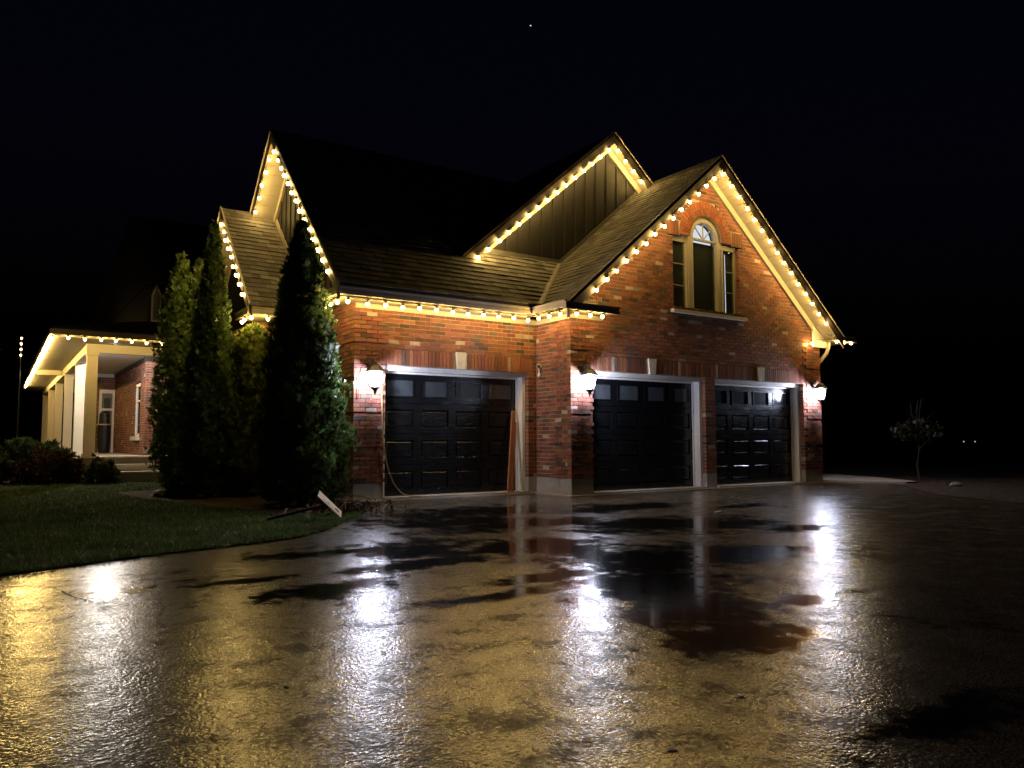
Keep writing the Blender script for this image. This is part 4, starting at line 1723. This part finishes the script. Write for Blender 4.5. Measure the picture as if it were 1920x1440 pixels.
def cedar(loc, tops, R, n, label, seed, base=(0.11, 0.175, 0.055), lean=(0, 0), dome=(2.0, .85)):
    """tops: list of (dx, dy, height, width factor)"""
    g = np.random.default_rng(seed)
    t = empty('cedar_tree', loc)
    tag(t, label, 'tree', 'columnar cedars beside the garage')
    b = MB()
    for dx, dy, h, wf in tops:
        b.tube([(0, 0, -.05), (dx * .5, dy * .5, h * .35), (dx, dy, h * .7), (dx, dy, h * .93)], [.08, .06, .035, .008], 7)
    b.build('trunk', 'bark', t, True)
    PP, OO, FF = [], [], []
    for dx, dy, h, wf in tops:
        m = int(n * wf / sum(q[3] for q in tops))
        # sample height by circumference
        hh = g.uniform(0.008, 1, m * 3)
        prof = np.minimum(1, (hh + .10) / .26) ** .5 * (1 - hh ** dome[0]) ** dome[1]
        keep = g.uniform(0, 1, m * 3) < (prof * .9 + .1)
        hh = hh[keep][:m]
        prof = prof[keep][:m]
        m = len(hh)
        th = g.uniform(0, 2 * math.pi, m)
        # lumpy outline: upright clumps
        lump = 1 + .13 * np.sin(th * 5 + hh * 9 + seed) + .09 * np.sin(th * 9 - hh * 23 + seed * 2) + .08 * np.sin(hh * 40 + th * 3)
        depth = 1 - .55 * g.uniform(0, 1, m) ** 2.2
        r = R * wf * prof * lump * depth * (1 + g.normal(0, .05, m)) + .015
        x = dx * np.minimum(1, hh * 1.6) + r * np.cos(th) + lean[0] * hh
        y = dy * np.minimum(1, hh * 1.6) + r * np.sin(th) + lean[1] * hh
        PP.append(np.stack([x, y, hh * h], axis=1))
        OO.append(np.stack([np.cos(th) * .4, np.sin(th) * .4, np.full(m, .9)], axis=1) + g.normal(size=(m, 3)) * .25)
        FF.append(np.stack([np.cos(th), np.sin(th), np.full(m, .1)], axis=1))
    V, F, C = sprays(np.concatenate(PP), np.concatenate(OO), .105, 5, base, .17, .8, seed, np.concatenate(FF))
    mesh_np('crown', V, F, 'leaf', t, C)
    return t


cedar((-.88, -.12, 0.02), [(0.0, 0, 4.46, 1.0)], .68, 11500, 'big dark columnar cedar standing at the brick corner by the garage door lantern', 21, lean=(-.10, 0), dome=(1.75, .9))
cedar((-1.74, 2.4, 0.02), [(0.0, .1, 4.95, .92)], .50, 8000, 'tallest slim dark cedar, rising beside the lit edge of the small wing roof', 22, lean=(.02, 0), dome=(1.7, .95))
cedar((-.98, 2.48, 0.02), [(0, 0, 3.12, 1.0)], .58, 8500, 'shorter rounded cedar lit yellow at its top under the wing gutter', 23, base=(.17, .21, .05), dome=(3.2, .6))
cedar((-1.66, 4.95, 0.02), [(-.17, 0, 4.88, .72), (.19, .05, 4.78, .66)], .80, 9500, 'twin-topped green cedar standing closest to the porch steps', 24, base=(.12, .19, .05))


def bush(name, loc, rx, ry, h, n, base, label, seed, size=.10, cat='shrub', leaf=5, asp=.3, group=None):
    g = np.random.default_rng(seed)
    t = empty(name, loc)
    tag(t, label, cat, group)
    b = MB()
    for i in range(7):
        a = g.uniform(0, 6.28)
        b.tube([(0, 0, -.03), (rx * .3 * math.cos(a), ry * .3 * math.sin(a), h * .4), (rx * .6 * math.cos(a), ry * .6 * math.sin(a), h * .75)], [.02, .013, .005], 5)
    b.build('stem', 'bark', t)
    u = g.normal(size=(n, 3))
    u /= np.linalg.norm(u, axis=1, keepdims=True)
    u[:, 2] = np.abs(u[:, 2])
    lump = 1 + .16 * np.sin(u[:, 0] * 7 + seed) * np.sin(u[:, 1] * 8) + .12 * np.sin(u[:, 2] * 11 + u[:, 0] * 5)
    r = lump * (1 - .5 * g.uniform(0, 1, n) ** 2)
    P = u * r[:, None] * np.array([rx, ry, h])
    P[:, 2] += .03
    O = u + g.normal(size=(n, 3)) * .35 + np.array([0, 0, .35])
    V, F, C = sprays(P, O, size, leaf, base, asp, .8, seed, u)
    mesh_np('foliage', V, F, 'leaf', t, C)
    return t


bush('juniper_bush', (-4.05, 10.3, .0), 1.0, .8, .95, 3200, (.05, .075, .022), 'wide dark juniper bush in front of the porch columns', 31, .13, asp=.16)
bush('barberry_bush', (-3.75, 9.3, .0), .85, .6, .72, 2400, (.06, .028, .02), 'low reddish rounded bush in front of the juniper', 32, .07)
bush('leafy_shrub', (-2.80, 8.55, .0), .35, .3, .55, 600, (.10, .11, .04), 'small loose leafy shrub beside the porch steps', 33, .09, asp=.3)
bush('corner_shrub', (-5.3, 11.5, .0), .7, .6, 1.1, 1200, (.04, .05, .018), 'dark evergreen shrub beyond the wide juniper bush', 34, .12, asp=.2)
bush('clipped_shrub', (-2.15, 2.65, .0), .26, .24, .38, 900, (.05, .07, .02), 'small clipped ball shrub at the foot of the cedars', 35, .05)


def bare_tree(name, loc, h, label, seed, spread=.6, depth=5, r0=.05, leaves=0, cat='tree', first=.35):
    r_ = random.Random(seed)
    t = empty(name, loc)
    tag(t, label, cat)
    b = MB()
    tips = []

    def grow(p, d, ln, r, k):
        e = p + d * ln
        m = p + d * ln * .5 + Vector([r_.uniform(-.06, .06) * ln for _ in range(3)])
        b.tube([p, m, e], [r, r * .85, r * .7], 5 if k < 2 else 3, cap=False)
        tips.append(e)
        if k >= depth:
            return
        for _ in range(2 if k else 4):
            nd = (d + Vector([r_.uniform(-spread, spread) for _ in range(3)]) + Vector((0, 0, .12))).normalized()
            grow(e, nd, ln * r_.uniform(.6, .85), r * .62, k + 1)
        if 0 < k < 3 and r_.random() < .6:
            nd = (d + Vector([r_.uniform(-1, 1) for _ in range(3)])).normalized()
            grow(m, nd, ln * .5, r * .5, k + 2)
    grow(Vector((0, 0, -.05)), Vector((r_.uniform(-.05, .05), r_.uniform(-.05, .05), 1)).normalized(), h * first, r0, 0)
    b.build('trunk', 'bark', t)
    if leaves:
        g = np.random.default_rng(seed)
        tp = np.array([tuple(q) for q in tips[5:]])
        P = tp[g.integers(0, len(tp), leaves)] + g.normal(size=(leaves, 3)) * .07
        V, F, C = sprays(P, g.normal(size=(leaves, 3)), .07, 3, (.05, .045, .02), .35, .9, seed)
        mesh_np('crown', V, F, 'leaf', t, C)
    return t


ot = bare_tree('ornamental_tree', (14.35, -1.66, 0), 0.95, 'small mushroom-headed ornamental tree on a thin trunk beyond the driveway', 41, .8, 3, .03, 0, first=.85)
ot.children[0].data.materials[0] = mat('dark_bark', (0.035, 0.026, 0.02), rough=0.9, var=0.3, vscale=20)
g = np.random.default_rng(77)
u = g.normal(size=(1500, 3))
u /= np.linalg.norm(u, axis=1, keepdims=True)
P = u * (g.uniform(.45, 1, 1500) ** .6)[:, None] * np.array([.50, .50, .24]) * (1 + .15 * np.sin(u[:, :1] * 6 + u[:, 1:2] * 5)) + np.array([0, 0, 1.22])
V, F, C = sprays(P, u + g.normal(size=(1500, 3)) * .5, .08, 3, (.028, .024, .012), .35, .9, 77)
mesh_np('crown', V, F, 'leaf', ot, C)
bare_tree('bare_tree', (-6.6, 22.0, 0), 4.2, 'bare twiggy tree standing behind the bushes left of the porch', 42, .55, 6, .08, 0)
bare_tree('bare_tree', (-8.5, 26.0, 0), 5.0, 'thin leafless tree farthest off past the porch bushes', 43, .55, 6, .09, 0)

# heap of cut branches at the drive's edge
hp = empty('branch_pile', (-.75, -1.75, .02))
tag(hp, 'low heap of cut twigs and branches beside the brick corner', 'branch pile')
for i in range(46):
    b = MB()
    a = rnd.uniform(0, math.pi * 2)
    cx, cyy = rnd.gauss(-.05, .30), rnd.gauss(0, .17)
    ln = rnd.uniform(.25, .7)
    z = max(.02, .20 * math.exp(-(cx * cx + cyy * cyy * 3) / .12)) * rnd.uniform(.3, 1.2)
    p0 = Vector((cx - math.cos(a) * ln / 2, cyy - math.sin(a) * ln / 2, max(.01, z - rnd.uniform(0, .1))))
    p1 = Vector((cx, cyy, z + rnd.uniform(.02, .08)))
    p2 = Vector((cx + math.cos(a) * ln / 2, cyy + math.sin(a) * ln / 2, max(.01, z + rnd.uniform(-.1, .06))))
    r_ = rnd.uniform(.004, .011)
    k = rnd.uniform(.5, 1.6)
    b.tube([p0, p0.lerp(p1, .5) + Vector((0, 0, .02)), p1, p1.lerp(p2, .5) + Vector((0, 0, .01)), p2], [r_, r_, r_ * .9, r_ * .7, r_ * .4], 5, (0.14 * k, 0.095 * k, 0.06 * k))
    b.build('twig', 'twig', hp)
# dry leaves over the heap
g = np.random.default_rng(5)
P = np.stack([g.normal(-.05, .33, 420), g.normal(0, .2, 420), g.uniform(.0, .12, 420)], axis=1)
V, F, C = sprays(P, g.normal(size=(420, 3)), .05, 2, (.12, .07, .035), .4, .8, 5)
tag(mesh_np('dry_leaves', V, F, 'mulch', hp, C), kind='stuff')


def inside(x, y, poly):
    c = np.zeros(len(x), bool)
    j = len(poly) - 1
    for i in range(len(poly)):
        xi, yi = poly[i]
        xj, yj = poly[j]
        with np.errstate(divide='ignore', invalid='ignore'):
            c ^= ((yi > y) != (yj > y)) & (x < (xj - xi) * (y - yi) / (yj - yi) + xi)
        j = i
    return c


# grass blades on the near lawn
lawn_poly = [(x, y) for x, y in EDGE[1:]] + [(-.14, 14), (-9, 14)]
g = np.random.default_rng(8)
n = 150000
x = g.uniform(-7.5, 0, n)
y = g.uniform(-5.8, 9.5, n)
near = g.uniform(0, 1, n) < np.clip(1.25 - (y + 5.8) / 13, .15, 1)
ok = inside(x, y, lawn_poly) & ~inside(x, y, bed) & near & (np.abs(x + 4.9) < 8)
x, y = x[ok], y[ok]
n = len(x)
h = g.uniform(.025, .06, n)
ex, ey = [], []
for (x0, y0), (x1, y1) in zip(EDGE[1:], EDGE[2:-2]):
    m_ = int(math.hypot(x1 - x0, y1 - y0) * 420)
    t_ = g.uniform(0, 1, m_)
    o_ = np.abs(g.normal(0, .05, m_)) - .035 + .025 * np.sin(t_ * 17 + x0 * 5)
    nx_, ny_ = -(y1 - y0), (x1 - x0)
    l_ = math.hypot(nx_, ny_)
    ex.append(x0 + (x1 - x0) * t_ + nx_ / l_ * o_)
    ey.append(y0 + (y1 - y0) * t_ + ny_ / l_ * o_)
ex, ey = np.concatenate(ex), np.concatenate(ey)
x, y = np.concatenate([x, ex]), np.concatenate([y, ey])
h = np.concatenate([h, g.uniform(.02, .055, len(ex))])
n = len(x)
a = g.uniform(0, 6.28, n)
lx, ly = g.normal(0, .02, n), g.normal(0, .02, n)
wd = g.uniform(.0025, .005, n)
base = np.stack([x, y, np.full(n, .012)], 1)
sd = np.stack([np.cos(a) * wd, np.sin(a) * wd, np.zeros(n)], 1)
h = h * (.75 + .5 * (.5 + .5 * np.sin(x * 7.3 + np.sin(y * 4.1) * 2)))
tip = base + np.stack([lx, ly, h], 1)
V = np.stack([base - sd, base + sd, tip], 1).reshape(-1, 3)
F = np.arange(n * 3).reshape(n, 3)
cl = .5 + .25 * np.sin(x * 5.1 + np.sin(y * 3.3) * 1.7) + .25 * np.sin(y * 6.7 + x * 2.1 + 1.0)
k = (g.uniform(.6, 1.4, n) * (.65 + .7 * cl))[:, None]
C = np.concatenate([np.array([[.09, .17, .045]]) * k, np.ones((n, 1))], 1)
tag(mesh_np('grass', V, F, 'leaf', None, np.repeat(C, 3, 0)), 'short dark green lawn grass', 'grass', kind='stuff')


def scatter_leaves(name, label, xs, ys, z, base, size, seed, m='mulch'):
    g = np.random.default_rng(seed)
    n = len(xs)
    P = np.stack([xs, ys, np.full(n, z)], 1)
    O = np.stack([g.normal(size=n), g.normal(size=n), g.uniform(.0, .1, n)], 1)
    V, F, C = sprays(P, O, size, 3, base, .38, .7, seed, np.tile([0.0, 0.0, 3.0], (n, 1)))
    V[:, 2] = np.maximum(z - .002, z + (V[:, 2] - z) * .35)
    tag(mesh_np(name, V, F, m, None, C), label, 'leaves', kind='stuff')


g = np.random.default_rng(14)
xs, ys = g.uniform(-6, -.6, 150), g.uniform(-5, 8, 150)
ok = inside(xs, ys, lawn_poly)
scatter_leaves('fallen_leaves', 'pale fallen leaves scattered on the lawn', xs[ok], ys[ok], .055, (.35, .26, .15), .035, 15)
xs, ys = g.normal(-1.2, .7, 900), g.normal(1.0, 1.6, 900)
ok = inside(xs, ys, bed)
scatter_leaves('mulch_litter', 'brown leaf litter under the cedars', xs[ok], ys[ok], .03, (.13, .065, .03), .05, 16)
xs = g.uniform(8.3, 16, 1500)
ys = g.uniform(-8, 2, 1500)
redge_poly = [(a, c) for a, c in REDGE[2:-1]] + [(20, -9), (22, 4), (15.2, 4), (13.3, -2.0), (12.2, -2.4)]
ok = inside(xs, ys, redge_poly)
scatter_leaves('bed_litter', 'dry leaf litter along the dark bed beyond the driveway', xs[ok], ys[ok], .02, (.14, .09, .06), .07, 17)
# wet leaves stuck to the drive
wl = [(-4.3, -8.2), (-3.85, -8.75), (-4.6, -9.4), (-3.3, -8.5), (-3.05, -7.9), (-2.75, -8.9), (-3.6, -6.35), (-3.5, -6.38), (-3.42, -6.4), (-3.6, -8.1), (-3.58, -8.15),
      (-2.1, -9.6), (-1.9, -9.75), (-2.0, -9.7), (-3.2, -9.9), (-.3, -9.6), (-.6, -8.3), (-3.0, -10.1), (-2.4, -9.9)]
scatter_leaves('wet_leaves', 'dark wet leaves stuck to the driveway', np.array([p[0] for p in wl]), np.array([p[1] for p in wl]), .005, (.02, .012, .007), .03, 18, 'wet_leaf')
